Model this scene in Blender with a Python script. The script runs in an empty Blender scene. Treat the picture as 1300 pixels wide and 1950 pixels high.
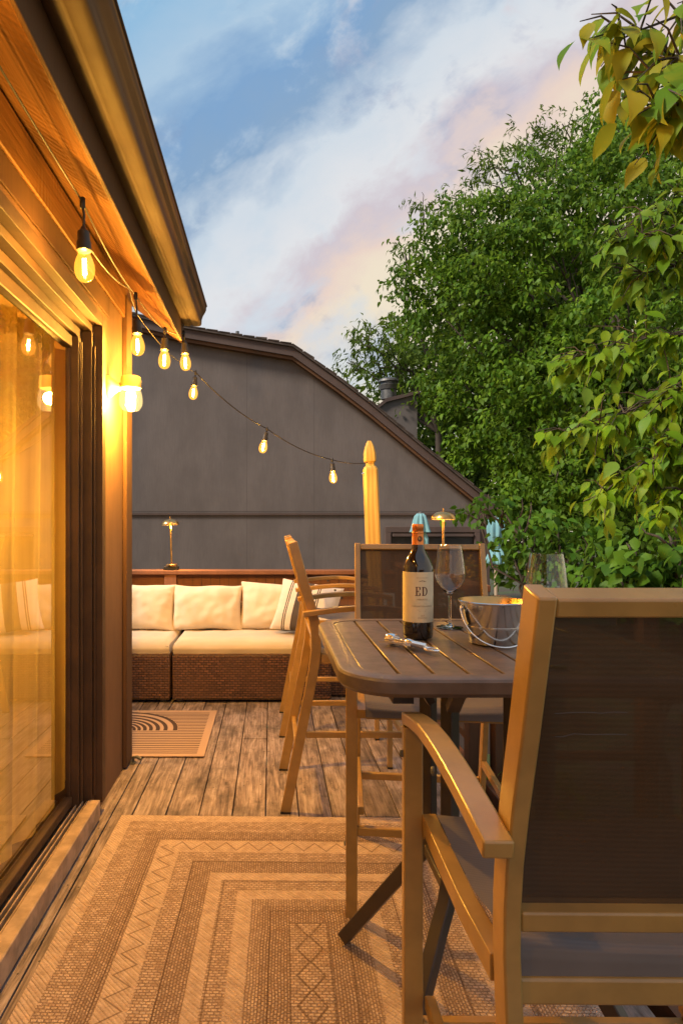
import bpy, math, random
import numpy as np
from mathutils import Vector, Matrix, noise
R = math.radians
S = bpy.context.scene
COL = S.collection
F, VX, HY, HC = 1200.0, 516.0, 995.0, 1.25      # focal length, vanishing point and eye height of the photograph

def P(px, py, Z):
    return Vector(((px - VX) * Z / F, Z, HC - (py - HY) * Z / F))

# ------------------------------------------------------------------ objects
def tag(o, label=None, cat=None, group=None, kind=None):
    if label: o['label'] = label
    if cat: o['category'] = cat
    if group: o['group'] = group
    if kind: o['kind'] = kind
    return o

def empty(name, loc=(0, 0, 0), rz=0.0):
    o = bpy.data.objects.new(name, None)
    COL.objects.link(o)
    o.location = loc
    o.rotation_euler = (0, 0, rz)
    o.empty_display_size = 0.05
    return o

def copy_tree(o, parent=None):
    c = o.copy()
    COL.objects.link(c)
    if parent is not None:
        mi = o.matrix_parent_inverse.copy()
        c.parent = parent
        c.matrix_parent_inverse = mi
    for ch in list(o.children):
        copy_tree(ch, c)
    return c

class MB:
    """collects shapes and links them as one mesh object"""
    def __init__(s):
        s.v = []; s.f = []; s.m = []
    def add(s, vs, fs, mi=0):
        n = len(s.v)
        s.v += [tuple(v) for v in vs]
        s.f += [tuple(i + n for i in f) for f in fs]
        s.m += [mi] * len(fs)
        return s
    def box(s, a, b, mi=0):
        x0, y0, z0 = a; x1, y1, z1 = b
        vs = [(x0, y0, z0), (x1, y0, z0), (x1, y1, z0), (x0, y1, z0), (x0, y0, z1), (x1, y0, z1), (x1, y1, z1), (x0, y1, z1)]
        return s.add(vs, [(0, 3, 2, 1), (4, 5, 6, 7), (0, 1, 5, 4), (1, 2, 6, 5), (2, 3, 7, 6), (3, 0, 4, 7)], mi)
    def prism(s, poly, axis, a, b, mi=0):
        """poly: 2-D outline; axis 'x','y','z' is the extrusion axis"""
        n = len(poly)
        def q(p, t):
            return {'x': (t, p[0], p[1]), 'y': (p[0], t, p[1]), 'z': (p[0], p[1], t)}[axis]
        vs = [q(p, a) for p in poly] + [q(p, b) for p in poly]
        fs = [tuple(range(n))[::-1], tuple(range(n, 2 * n))] + [(i, (i + 1) % n, n + (i + 1) % n, n + i) for i in range(n)]
        return s.add(vs, fs, mi)
    def sweep(s, pts, w, d, side, mi=0, cap=True):
        """rectangular tube along pts; w is measured along side, d across it; w and d may be lists"""
        pts = [Vector(p) for p in pts]; side = Vector(side).normalized()
        n = len(pts); vs = []
        for i, p in enumerate(pts):
            a = (pts[i] - pts[i - 1]).normalized() if i else None
            b = (pts[i + 1] - pts[i]).normalized() if i < n - 1 else None
            t = (a + b).normalized() if a is not None and b is not None else (a if b is None else b)
            k = 1.0 / max(0.5, t.dot(a if a is not None else b))
            nn = side.cross(t).normalized()
            ww = w[i] if isinstance(w, (list, tuple)) else w
            dd = d[i] if isinstance(d, (list, tuple)) else d
            for sx, sy in ((-1, -1), (1, -1), (1, 1), (-1, 1)):
                vs.append(p + side * ww / 2 * sx + nn * dd / 2 * sy * k)
        fs = []
        for i in range(n - 1):
            for k in range(4):
                a, b = i * 4 + k, i * 4 + (k + 1) % 4
                fs.append((a, b, b + 4, a + 4))
        if cap:
            fs += [(3, 2, 1, 0), tuple(n * 4 - 4 + k for k in range(4))]
        return s.add(vs, fs, mi)
    def tube(s, pts, r, seg=8, mi=0, closed=False):
        pts = [Vector(p) for p in pts]; n = len(pts); vs = []
        up = None
        for i, p in enumerate(pts):
            a = pts[(i - 1) % n] if (i or closed) else pts[i]
            b = pts[(i + 1) % n] if (i < n - 1 or closed) else pts[i]
            t = (b - a).normalized()
            if up is None:
                up = Vector((0, 0, 1)) if abs(t.z) < .9 else Vector((1, 0, 0))
            x = t.cross(up)
            if x.length < 1e-4: x = t.cross(Vector((0, 1, 0)))
            x.normalize(); y = x.cross(t).normalized(); up = y
            rr = r[i] if isinstance(r, (list, tuple)) else r
            for k in range(seg):
                c = 2 * math.pi * k / seg
                vs.append(p + x * rr * math.cos(c) + y * rr * math.sin(c))
        fs = []
        for i in range(n if closed else n - 1):
            j = (i + 1) % n
            for k in range(seg):
                k2 = (k + 1) % seg
                fs.append((i * seg + k, i * seg + k2, j * seg + k2, j * seg + k))
        if not closed:
            fs += [tuple(range(seg))[::-1], tuple((n - 1) * seg + k for k in range(seg))]
        return s.add(vs, fs, mi)
    def lathe(s, prof, c=(0, 0, 0), seg=32, mi=0, cap0=True, cap1=True):
        c = Vector(c); vs = []
        for r, z in prof:
            for k in range(seg):
                a = 2 * math.pi * k / seg
                vs.append((c.x + r * math.cos(a), c.y + r * math.sin(a), c.z + z))
        n = len(prof); fs = []
        for i in range(n - 1):
            for k in range(seg):
                k2 = (k + 1) % seg
                fs.append((i * seg + k, i * seg + k2, (i + 1) * seg + k2, (i + 1) * seg + k))
        if cap0: fs.append(tuple(range(seg))[::-1])
        if cap1: fs.append(tuple((n - 1) * seg + k for k in range(seg)))
        return s.add(vs, fs, mi)
    def grid(s, fn, nu, nv, mi=0, wrap=False):
        vs = [fn(i / (nu if wrap else nu), j / nv) for j in range(nv + 1) for i in range(nu + 1)]
        fs = [(j * (nu + 1) + i, j * (nu + 1) + i + 1, (j + 1) * (nu + 1) + i + 1, (j + 1) * (nu + 1) + i) for j in range(nv) for i in range(nu)]
        return s.add(vs, fs, mi)
    def xform(s, M):
        s.v = [tuple(M @ Vector(v)) for v in s.v]
        return s
    def build(s, name, mats, parent=None, bevel=0.0, smooth=None, seg=2, solid=0.0, fix=True):
        me = bpy.data.meshes.new(name)
        me.from_pydata(s.v, [], s.f)
        if not isinstance(mats, (list, tuple)): mats = [mats]
        for m in mats: me.materials.append(m)
        if len(mats) > 1: me.polygons.foreach_set('material_index', s.m)
        me.update()
        if fix:
            import bmesh
            bm = bmesh.new(); bm.from_mesh(me)
            bmesh.ops.recalc_face_normals(bm, faces=bm.faces)
            bm.to_mesh(me); bm.free()
        o = bpy.data.objects.new(name, me)
        COL.objects.link(o)
        if parent is not None: o.parent = parent
        if solid:
            md = o.modifiers.new('solid', 'SOLIDIFY'); md.thickness = solid; md.offset = 0
        if bevel:
            md = o.modifiers.new('bevel', 'BEVEL'); md.width = bevel; md.segments = seg; md.limit_method = 'ANGLE'; md.angle_limit = R(40)
        if smooth is None: smooth = 35 if bevel else 0
        if smooth:
            me.shade_smooth()
            if smooth < 180: me.set_sharp_from_angle(angle=R(smooth + (15 if bevel else 0)))
        return o

# ------------------------------------------------------------------ materials
class E:
    """a shader value with arithmetic"""
    def __init__(s, nt, k): s.nt = nt; s.k = k
    def _op(s, op, *a):
        n = s.nt.nodes.new('ShaderNodeMath'); n.operation = op
        for i, x in enumerate((s,) + a):
            if isinstance(x, E): s.nt.links.new(x.k, n.inputs[i])
            else: n.inputs[i].default_value = float(x)
        return E(s.nt, n.outputs[0])
    def __add__(s, o): return s._op('ADD', o)
    def __sub__(s, o): return s._op('SUBTRACT', o)
    def __mul__(s, o): return s._op('MULTIPLY', o)
    def __truediv__(s, o): return s._op('DIVIDE', o)
    __radd__ = __add__; __rmul__ = __mul__
    def __rsub__(s, o): return (s * -1.0) + o
    def abs(s): return s._op('ABSOLUTE')
    def floor(s): return s._op('FLOOR')
    def frac(s): return s._op('FRACT')
    def sin(s): return s._op('SINE')
    def min(s, o): return s._op('MINIMUM', o)
    def max(s, o): return s._op('MAXIMUM', o)
    def gt(s, o): return s._op('GREATER_THAN', o)
    def lt(s, o): return s._op('LESS_THAN', o)
    def pow(s, o): return s._op('POWER', o)
    def step(s, a, b):
        n = s.nt.nodes.new('ShaderNodeMapRange'); n.interpolation_type = 'SMOOTHSTEP'
        s.nt.links.new(s.k, n.inputs[0]); n.inputs[1].default_value = a; n.inputs[2].default_value = b
        return E(s.nt, n.outputs[0])
    def tri(s, p):          # triangle wave 0..1
        return ((s / p).frac() * 2.0 - 1.0).abs()

class M:
    def __init__(s, name):
        s.m = bpy.data.materials.new(name); s.m.use_nodes = True
        s.nt = s.m.node_tree
        s.b = s.nt.nodes['Principled BSDF']; s.out = s.nt.nodes['Material Output']
    def n(s, t, **kw):
        n = s.nt.nodes.new(t)
        for k, v in kw.items(): setattr(n, k, v)
        return n
    def link(s, a, b): s.nt.links.new(a.k if isinstance(a, E) else a, b)
    def coord(s, kind='Object'):
        return s.n('ShaderNodeTexCoord').outputs[kind]
    def xyz(s, c=None):
        n = s.n('ShaderNodeSeparateXYZ'); s.link(c if c is not None else s.coord(), n.inputs[0])
        return [E(s.nt, o) for o in n.outputs]
    def vec(s, x, y, z):
        n = s.n('ShaderNodeCombineXYZ')
        for i, v in enumerate((x, y, z)):
            if isinstance(v, E): s.link(v, n.inputs[i])
            else: n.inputs[i].default_value = v
        return n.outputs[0]
    def noise(s, v=None, scale=5, detail=4, rough=.55, dist=0.0, stretch=None):
        n = s.n('ShaderNodeTexNoise'); n.inputs['Scale'].default_value = scale
        n.inputs['Detail'].default_value = detail; n.inputs['Roughness'].default_value = rough; n.inputs['Distortion'].default_value = dist
        v = v if v is not None else s.coord()
        if stretch:
            mp = s.n('ShaderNodeMapping'); mp.inputs['Scale'].default_value = stretch
            s.link(v, mp.inputs[0]); v = mp.outputs[0]
        s.link(v, n.inputs['Vector'])
        return E(s.nt, n.outputs[0])
    def rnd(s, e):
        n = s.n('ShaderNodeTexWhiteNoise', noise_dimensions='1D'); s.link(e, n.inputs['W'])
        return E(s.nt, n.outputs[0])
    def mix(s, f, a, b, blend='MIX'):
        n = s.n('ShaderNodeMix', data_type='RGBA', blend_type=blend)
        n.clamp_factor = True
        if isinstance(f, E): s.link(f, n.inputs[0])
        else: n.inputs[0].default_value = f
        for i, v in ((6, a), (7, b)):
            if isinstance(v, (tuple, list)): n.inputs[i].default_value = (*v[:3], 1)
            else: s.link(v, n.inputs[i])
        return n.outputs[2]
    def ramp(s, e, stops):
        n = s.n('ShaderNodeValToRGB'); s.link(e, n.inputs[0])
        cr = n.color_ramp
        while len(cr.elements) < len(stops): cr.elements.new(.5)
        for el, (p, c) in zip(cr.elements, stops):
            el.position = p; el.color = (*c[:3], 1) if isinstance(c, (tuple, list)) else (c, c, c, 1)
        return n.outputs[0]
    def col(s, c):
        if isinstance(c, (tuple, list)): s.b.inputs['Base Color'].default_value = (*c[:3], 1)
        else: s.link(c, s.b.inputs['Base Color'])
        return s
    def rough(s, r):
        if isinstance(r, E): s.link(r, s.b.inputs['Roughness'])
        else: s.b.inputs['Roughness'].default_value = r
        return s
    def metal(s, v): s.b.inputs['Metallic'].default_value = v; return s
    def spec(s, v): s.b.inputs['Specular IOR Level'].default_value = v; return s
    def bump(s, h, strength=.3, dist=.01):
        n = s.n('ShaderNodeBump'); n.inputs['Strength'].default_value = strength; n.inputs['Distance'].default_value = dist
        s.link(h, n.inputs['Height']); s.link(n.outputs[0], s.b.inputs['Normal'])
        return s

def paint(name, c, rough=.45, var=.15, scale=8, metal=0.0, bump=.08, bscale=60, coat=0.0):
    m = M(name)
    a = m.noise(scale=scale, detail=5)
    c0 = tuple(x * (1 - var) for x in c); c1 = tuple(x * (1 + var) for x in c)
    m.col(m.mix(a.step(.3, .7), c0, c1)).metal(metal)
    m.rough(m.noise(scale=scale * 2.5, detail=3) * .25 + (rough - .12))
    if coat: m.b.inputs['Coat Weight'].default_value = coat; m.b.inputs['Coat Roughness'].default_value = .22
    if bump: m.bump(m.noise(scale=bscale, detail=3), bump, .002)
    return m.m

def emit(name, c, strength, transp=0.0, gloss=0.0):
    m = M(name); nt = m.nt
    e = m.n('ShaderNodeEmission'); e.inputs[0].default_value = (*c, 1); e.inputs[1].default_value = strength
    sh = e.outputs[0]
    if transp:
        t = m.n('ShaderNodeBsdfTransparent'); a = m.n('ShaderNodeAddShader')
        t.inputs[0].default_value = (transp, transp, transp, 1)
        m.link(sh, a.inputs[0]); m.link(t.outputs[0], a.inputs[1]); sh = a.outputs[0]
    if gloss:
        g = m.n('ShaderNodeBsdfGlossy'); g.inputs['Roughness'].default_value = .05
        mx = m.n('ShaderNodeMixShader'); mx.inputs[0].default_value = gloss
        m.link(sh, mx.inputs[1]); m.link(g.outputs[0], mx.inputs[2]); sh = mx.outputs[0]
    m.link(sh, m.out.inputs[0])
    return m.m

def clear_glass(name, ior, tint=(1, 1, 1), rough=0.0, lift=0.0):
    """thin pane: fresnel reflection over straight transparency"""
    m = M(name)
    ge = m.n('ShaderNodeNewGeometry'); dt = m.n('ShaderNodeVectorMath', operation='DOT_PRODUCT')
    m.link(ge.outputs['Normal'], dt.inputs[0]); m.link(ge.outputs['Incoming'], dt.inputs[1])
    f0 = ((ior - 1) / (ior + 1)) ** 2
    fr = (1.0 - E(m.nt, dt.outputs['Value']).abs()).max(0.0).pow(5.0) * (1 - f0) + f0
    t = m.n('ShaderNodeBsdfTransparent'); t.inputs[0].default_value = (*tint, 1)
    g = m.n('ShaderNodeBsdfGlossy'); g.inputs['Roughness'].default_value = rough
    mx = m.n('ShaderNodeMixShader')
    f = fr + lift
    m.link(f, mx.inputs[0]); m.link(t.outputs[0], mx.inputs[1]); m.link(g.outputs[0], mx.inputs[2])
    m.link(mx.outputs[0], m.out.inputs[0])
    return m.m

def deck_mat():
    m = M('weathered_deck_wood')
    x, y, z = m.xyz()
    bi = ((x + .0236) / .1425).floor()
    r1 = m.rnd(bi + .37); r2 = m.rnd(bi * 1.7 + 11.3)
    v = m.vec(x * 1.0, y * .05 + r1 * 7.0, r2 * 9.0)
    g = m.noise(v, scale=95, detail=6, rough=.65, dist=.4)
    v2 = m.vec(x * 1.0, y * .16 + r2 * 5.0, r1 * 4.0)
    g2 = m.noise(v2, scale=26, detail=5, rough=.6, dist=1.2)
    base = m.ramp(g * .55 + g2 * .45, [(.32, (.06, .047, .044)), (.45, (.20, .158, .146)), (.57, (.36, .30, .285)), (.72, (.58, .51, .50))])
    tone = m.mix(r1, (.72, .66, .62), (1.2, 1.12, 1.05))
    c = m.mix(1.0, base, tone, 'MULTIPLY')
    st = m.noise(m.vec(x * 1.5, y * .8 + r1 * .6, 0.0), scale=3.4, detail=8, rough=.68)
    st2 = m.noise(m.vec(x * 1.0, y * .7, r1 * 2.0), scale=11, detail=7, rough=.72)
    dark = (st.step(.47, .66) * .6).max(st2.step(.53, .72) * .75)
    c = m.mix(dark, c, (.035, .026, .022))
    pale = m.noise(m.vec(x, y * .6, 3.0 + r1), scale=6.5, detail=7, rough=.7).step(.58, .74)
    c = m.mix(pale * .55, c, (.42, .36, .31))
    m.col(c).rough(m.noise(scale=14) * .35 + .5).spec(.35)
    m.bump(g * .6 + g2 * .6 - dark * .2, .55, .004)
    return m.m

def rug_mat():
    m = M('woven_rug'); x, y, z = m.xyz()
    ax, ay = x.abs(), y.abs()
    dx, dy = .76 - ax, 1.15 - ay
    t = dx.min(dy)
    side = dx.lt(dy)                                # 1 where the near edge is a long side
    s = y * side + x * (1.0 - side)
    def band(a, b): return t.gt(a) * t.lt(b)
    light = band(-.1, .052) + band(.205, .29) + band(.425, .47) + band(.53, .58)
    darkb = band(.14, .205) + band(.35, .425) + band(.615, .70)
    jit = m.noise(scale=170, detail=3)
    jit2 = m.noise(scale=30, detail=5)
    fine = (x * 640.0).sin() * (y * 640.0).sin()
    wx = m.noise(scale=9, detail=2) * .012; wy = m.noise(scale=11, detail=2) * .012
    def weave(px, py, w, h, gap):
        b = m.n('ShaderNodeTexBrick'); b.offset = .5
        m.link(m.vec(px + wx, py + wy, 0.0), b.inputs['Vector'])
        b.inputs['Scale'].default_value = 1; b.inputs['Brick Width'].default_value = w; b.inputs['Row Height'].default_value = h
        b.inputs['Mortar Size'].default_value = gap; b.inputs['Mortar Smooth'].default_value = .6
        b.inputs['Color1'].default_value = (.0, .0, .0, 1); b.inputs['Color2'].default_value = (.75, .75, .75, 1); b.inputs['Mortar'].default_value = (1, 1, 1, 1); b.inputs['Bias'].default_value = -.15
        n_ = m.n('ShaderNodeRGBToBW'); m.link(b.outputs[0], n_.inputs[0])
        return E(m.nt, n_.outputs[0])
    bas = weave(x, y, .017, .0105, .0022); bas2 = weave(y, x, .013, .0085, .0022)
    pick = band(.052, .14) + band(.29, .35) + band(.47, .53) + band(.70, 2.0)
    bas = (bas + (jit - .5) * .9).max(0.0).min(1.0); bas2 = (bas2 + (jit - .5) * .9).max(0.0).min(1.0)
    diag = ((x + y) * 420.0).sin()
    dots = (bas * pick + bas2 * (1.0 - pick)) * (1.0 - light)
    zig = ((t - .218) - s.tri(.085) * .056).abs().lt(.0040) * band(.205, .285)
    cen = ((ax - .002) - (y / .11).frac().tri(1.0) * .036).abs().lt(.0038) * t.gt(.70)
    lines = band(.64, .645) + band(.352, .357) + band(.476, .480) + band(.70, .705) + band(.19, .194)
    c = m.mix(jit2.step(.3, .7), (.52, .375, .285), (.68, .51, .40))
    c = m.mix((diag * .5 + .5) * light * .32, c, (.35, .24, .165))
    c = m.mix(darkb * .22, c, (.33, .225, .165))
    c = m.mix(dots * (darkb * .12 + .72), c, (.16, .095, .065))
    c = m.mix((zig + cen + lines).min(1.0) * .6, c, (.10, .055, .036))
    c = m.mix((jit.step(.5, .75)) * .35, c, (.16, .10, .065))
    m.col(c).rough(.9).spec(.15)
    m.bump(dots * -.6 + fine * .2 + diag * light * .25 + jit * .8, .8, .006)
    return m.m

def mat_mat():
    m = M('printed_doormat'); x, y, z = m.xyz()     # local: arc centre at origin, y to the back
    rr = (x * x + y * y).pow(.5)
    inarc = rr.lt(.362) * y.gt(0.0)
    arc = None
    for r, w in ((.347, .013), (.289, .012), (.243, .012), (.202, .011), (.166, .011), (.132, .010), (.103, .01), (.075, .01)):
        a = (rr - r).abs().lt(w)
        arc = a if arc is None else arc + a
    wob = m.noise(scale=9, detail=2) * .006
    st = ((y + wob) / .0285).frac().lt(.40)
    inner = x.lt(.522) * y.lt(.35) * y.gt(-.375)
    k = inarc * arc.min(1.0) + (1.0 - inarc) * st * inner
    j = m.noise(scale=240, detail=2)
    c = m.mix(j, (.46, .30, .20), (.58, .40, .28))
    m.col(m.mix(k * .93, c, (.055, .035, .032))).rough(.92).spec(.1)
    m.bump(j - k * .3, .5, .003)
    return m.m

def wicker_mat():
    m = M('wicker'); x, y, z = m.xyz()
    u = x + y
    b = m.n('ShaderNodeTexBrick'); b.offset = .5
    m.link(m.vec(u + m.noise(scale=40, detail=1) * .003, z, 0.0), b.inputs['Vector'])
    b.inputs['Scale'].default_value = 1; b.inputs['Brick Width'].default_value = .036; b.inputs['Row Height'].default_value = .0165
    b.inputs['Mortar Size'].default_value = .0034; b.inputs['Mortar Smooth'].default_value = .7
    b.inputs['Color1'].default_value = (.21, .098, .05, 1); b.inputs['Color2'].default_value = (.10, .048, .026, 1); b.inputs['Mortar'].default_value = (.02, .01, .007, 1)
    nz = m.noise(scale=4, detail=4)
    m.col(m.mix(nz.step(.35, .65) * .5, b.outputs[0], (.11, .055, .03))).rough(.38).spec(.5)
    h = (1.0 - E(m.nt, b.outputs[1])) + ((u / .036).frac() - .5).abs() * -.8
    m.bump(h, .9, .006)
    return m.m

def siding_mat(name, c, seams=(), hseam=None, streak=.35, var=.18):
    m = M(name); x, y, z = m.xyz()
    g = m.noise(m.vec(x * 1.0, y * 1.0, z * .06), scale=70, detail=5, rough=.6)
    bl = m.noise(m.vec(x, y, z * .5), scale=2.2, detail=6, rough=.62)
    c0 = tuple(v * (1 - var) for v in c); c1 = tuple(v * (1 + var) for v in c)
    cc = m.mix(bl.step(.3, .7), c0, c1)
    cc = m.mix(g.step(.35, .75) * streak, cc, tuple(v * .68 for v in c))
    h = g * .6
    if seams:
        k = None
        for sx in seams:
            a = (x - sx).abs().step(.0, .012)
            k = a if k is None else k.min(a)
        cc = m.mix((1.0 - k) * .35, cc, tuple(v * .45 for v in c)); h = h + k * .25
    if hseam is not None:
        k = (z - hseam).abs().step(0.0, .02)
        cc = m.mix((1.0 - k) * .6, cc, tuple(v * .35 for v in c)); h = h + k
    m.col(cc).rough(.72).spec(.3)
    m.bump(h, .35, .004)
    return m.m

def sawn_mat(name, c, along='y'):
    m = M(name); x, y, z = m.xyz()
    saw = ((y * 210.0) + m.noise(scale=3, detail=2) * 14.0).sin()
    pat = m.noise(m.vec(x * 2, y * .8, z), scale=3.5, detail=2).step(.45, .6)
    g = m.noise(m.vec(x, y * .05, z), scale=90, detail=5)
    cc = m.mix(g.step(.3, .75), tuple(v * .75 for v in c), tuple(v * 1.2 for v in c))
    m.col(cc).rough(.7).spec(.3)
    m.bump(saw * pat * .35 + g * 1.1, .7, .004)
    return m.m

def pine_mat():
    m = M('yellow_pine'); x, y, z = m.xyz()
    w = m.n('ShaderNodeTexWave', wave_type='BANDS', bands_direction='X')
    m.link(m.vec(x * 1.0, y * 1.0, z * .12), w.inputs[0]); w.inputs['Scale'].default_value = 9; w.inputs['Distortion'].default_value = 7; w.inputs['Detail'].default_value = 2; w.inputs['Detail Scale'].default_value = 1.2
    f = E(m.nt, w.outputs[1])
    m.col(m.mix(f, (.46, .25, .035), (.60, .36, .07))).rough(.6)
    return m.m

def sling_mat(name, alpha=.2, c=(.055, .04, .032), scale=900.0, axis=2):
    m = M(name); co = m.xyz()
    ln = (co[axis] * scale).sin(); tone = m.noise(scale=7, detail=5)
    cc = m.mix((ln * .10 + tone), tuple(v * .75 for v in c), tuple(v * 1.3 for v in c))
    m.col(cc).rough(.6).spec(.35); m.bump(ln * .3 + tone, .12, .002)
    if alpha:
        t = m.n('ShaderNodeBsdfTransparent'); mx = m.n('ShaderNodeMixShader'); mx.inputs[0].default_value = alpha
        m.link(m.b.outputs[0], mx.inputs[1]); m.link(t.outputs[0], mx.inputs[2]); m.link(mx.outputs[0], m.out.inputs[0])
    return m.m

def fabric_mat(name, c, scale=500.0):
    m = M(name); x, y, z = m.xyz()
    w = (x * scale).sin() * (z * scale).sin()
    bl = m.noise(scale=5, detail=5)
    m.col(m.mix(bl.step(.3, .75), tuple(v * .9 for v in c), c)).rough(.9).spec(.15)
    m.b.inputs['Sheen Weight'].default_value = .15
    m.bump(w * .2 + m.noise(scale=18, detail=4), .25, .006)
    return m.m

def stripe_mat():
    m = M('striped_cotton'); x, y, z = m.xyz()      # local x across the pillow
    k = (x + .03).abs().lt(.052) + (x + .128).abs().lt(.0042) + (x + .143).abs().lt(.0042) + (x - .068).abs().lt(.0042) + (x - .083).abs().lt(.0042)
    w = m.noise(scale=200, detail=2)
    m.col(m.mix(k.min(1.0) * .95, m.mix(w, (.62, .55, .50), (.74, .67, .62)), (.05, .038, .038))).rough(.9).spec(.1)
    m.bump(w, .3, .003)
    return m.m

def leaf_mat(name, cols, trans=.35, rough=.45, tcol=(.30, .42, .05)):
    m = M(name)
    g = m.n('ShaderNodeNewGeometry'); r = E(m.nt, g.outputs['Random Per Island'])
    n = len(cols)
    c = m.ramp(r, [(i / max(1, n - 1), k) for i, k in enumerate(cols)])
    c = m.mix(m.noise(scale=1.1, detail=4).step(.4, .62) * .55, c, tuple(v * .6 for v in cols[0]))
    m.col(c).rough(rough + .12).spec(.16)
    t = m.n('ShaderNodeBsdfTranslucent'); m.link(m.mix(.5, c, tcol), t.inputs[0])
    mx = m.n('ShaderNodeMixShader'); mx.inputs[0].default_value = trans
    m.link(m.b.outputs[0], mx.inputs[1]); m.link(t.outputs[0], mx.inputs[2]); m.link(mx.outputs[0], m.out.inputs[0])
    return m.m

def bark_mat():
    m = M('bark'); x, y, z = m.xyz()
    g = m.noise(m.vec(x, y, z * .2), scale=22, detail=5)
    m.col(m.mix(g, (.03, .022, .016), (.085, .065, .05))).rough(.9); m.bump(g, .6, .02)
    return m.m

MT = {
    'deck': deck_mat(), 'rug': rug_mat(), 'doormat': mat_mat(), 'wicker': wicker_mat(),
    'siding': siding_mat('brown_siding', (.17, .092, .05)),
    'trim': siding_mat('brown_trim', (.11, .055, .027), var=.12),
    'darktrim': paint('dark_bronze_frame', (.075, .036, .015), .62, .2),
    'soffit': sawn_mat('rough_sawn_soffit', (.20, .088, .026)),
    'gutter': paint('brown_gutter', (.040, .020, .012), .8, .05, 3, bump=.03),
    'sill': paint('worn_sill', (.40, .28, .19), .55, .3, 14, bump=.3, bscale=40),
    'track': paint('grimy_track', (.06, .045, .038), .6, .5, 40, bump=.5),
    'gable': siding_mat('grey_brown_gable', (.122, .106, .103), seams=(-.345, .615), hseam=1.40, streak=.3, var=.15),
    'bargeboard': siding_mat('brown_bargeboard', (.085, .06, .054), var=.12),
    'shingle': paint('dark_shingles', (.055, .042, .036), .9, .35, 12, bump=.8, bscale=25),
    'metalpipe': paint('grey_flue', (.12, .12, .12), .5, .3, 10, metal=.6),
    'rail': siding_mat('stained_rail_wood', (.22, .095, .05), var=.2),
    'tan': paint('tan_powder_coat', (.38, .22, .062), .34, .12, 14, bump=.04, bscale=260, coat=.55),
    'table': paint('brown_slat_paint', (.13, .09, .072), .42, .22, 16, bump=.10, bscale=70, coat=.15),
    'black': paint('black_powder_coat', (.022, .02, .019), .4, .2, 9),
    'bronze': paint('dark_brown_tube', (.055, .042, .036), .38, .15, 9),
    'sling': sling_mat('brown_mesh_sling', .07, (.062, .033, .014)),
    'seatsling': sling_mat('grey_mesh_seat', 0, (.15, .125, .12), axis=1),
    'cream': fabric_mat('cream_cushion', (.68, .575, .45)),
    'stripe': stripe_mat(), 'pine': pine_mat(), 'bark': bark_mat(),
    'rubber': paint('black_rubber', (.025, .02, .018), .5, .2),
    'brass': paint('brushed_brass', (.62, .36, .13), .3, .08, 20, metal=1.0, bump=0),
    'steel': paint('polished_steel', (.80, .78, .75), .16, .04, 20, metal=1.0, bump=.02),
    'chrome': paint('chrome', (.88, .86, .84), .12, .03, 20, metal=1.0, bump=0),
    'paper': paint('label_paper', (.78, .66, .45), .7, .06, 30),
    'ink': paint('brown_ink', (.10, .022, .012), .6, .1),
    'paleink': paint('pale_ink', (.42, .26, .12), .7, .1),
    'goldfoil': paint('copper_foil', (.78, .26, .07), .34, .06, 20, metal=.85, bump=0),
    'goldink': paint('gold_ink', (.85, .65, .22), .4, .05),
    'teal': fabric_mat('teal_canvas', (.18, .38, .44), 60),
    'plank': siding_mat('pale_planks', (.36, .29, .22), var=.25),
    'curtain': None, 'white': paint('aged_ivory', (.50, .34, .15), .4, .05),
    'paver': paint('pale_stone', (.40, .36, .32), .8, .35, 30, bump=.6),
}
def bottle_glass():
    m = M('dark_bottle_glass'); m.col((.014, .008, .005)).rough(.04).spec(.7)
    m.b.inputs['Coat Weight'].default_value = .5
    return m.m
MT['bottle'] = bottle_glass()
def solid_glass():
    m = M('crystal_glass'); g = m.n('ShaderNodeBsdfGlass'); g.inputs['IOR'].default_value = 1.47; g.inputs['Roughness'].default_value = 0.0
    m.link(g.outputs[0], m.out.inputs[0]); return m.m
MT['wineglass'] = solid_glass()
MT['pane'] = clear_glass('window_pane', 2.0, (.92, .90, .85), lift=.12)
def curtain_mat():
    m = M('sheer_curtain'); x, y, z = m.xyz()
    w = m.noise(m.vec(x, y, z * .02), scale=60, detail=3)
    bands = m.noise(m.vec(0.0, y, z * .03), scale=11, detail=4, rough=.6).step(.36, .62)  # dark and light bands painted in for the shading of the folds
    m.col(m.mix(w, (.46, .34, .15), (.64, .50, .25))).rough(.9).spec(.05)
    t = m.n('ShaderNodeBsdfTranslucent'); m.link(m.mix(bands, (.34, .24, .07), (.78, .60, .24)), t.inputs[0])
    mx = m.n('ShaderNodeMixShader'); mx.inputs[0].default_value = .3
    m.link(m.b.outputs[0], mx.inputs[1]); m.link(t.outputs[0], mx.inputs[2]); m.link(mx.outputs[0], m.out.inputs[0])
    return m.m
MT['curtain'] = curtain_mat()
WARM = (1.0, .475, .06)
MT['filament'] = emit('glowing_filament', (1.0, .62, .22), 60)
MT['bulbglass'] = emit('amber_bulb_glass', (1.0, .40, .03), .62, transp=.66, gloss=.09)
MT['jar'] = emit('glowing_ribbed_glass', (1.0, .70, .28), .5, transp=.4, gloss=.06)
MT['diffuser'] = emit('lamp_diffuser', (1.0, .60, .2), 14.0)

def ground_mat():
    m = M('ground_soil'); a = m.noise(scale=1.5, detail=8); b = m.noise(scale=9, detail=6)
    m.col(m.mix(a.step(.4, .6), m.mix(b, (.03, .045, .015), (.06, .08, .025)), (.055, .042, .03))).rough(.95); m.bump(b, .8, .05)
    return m.m

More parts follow.
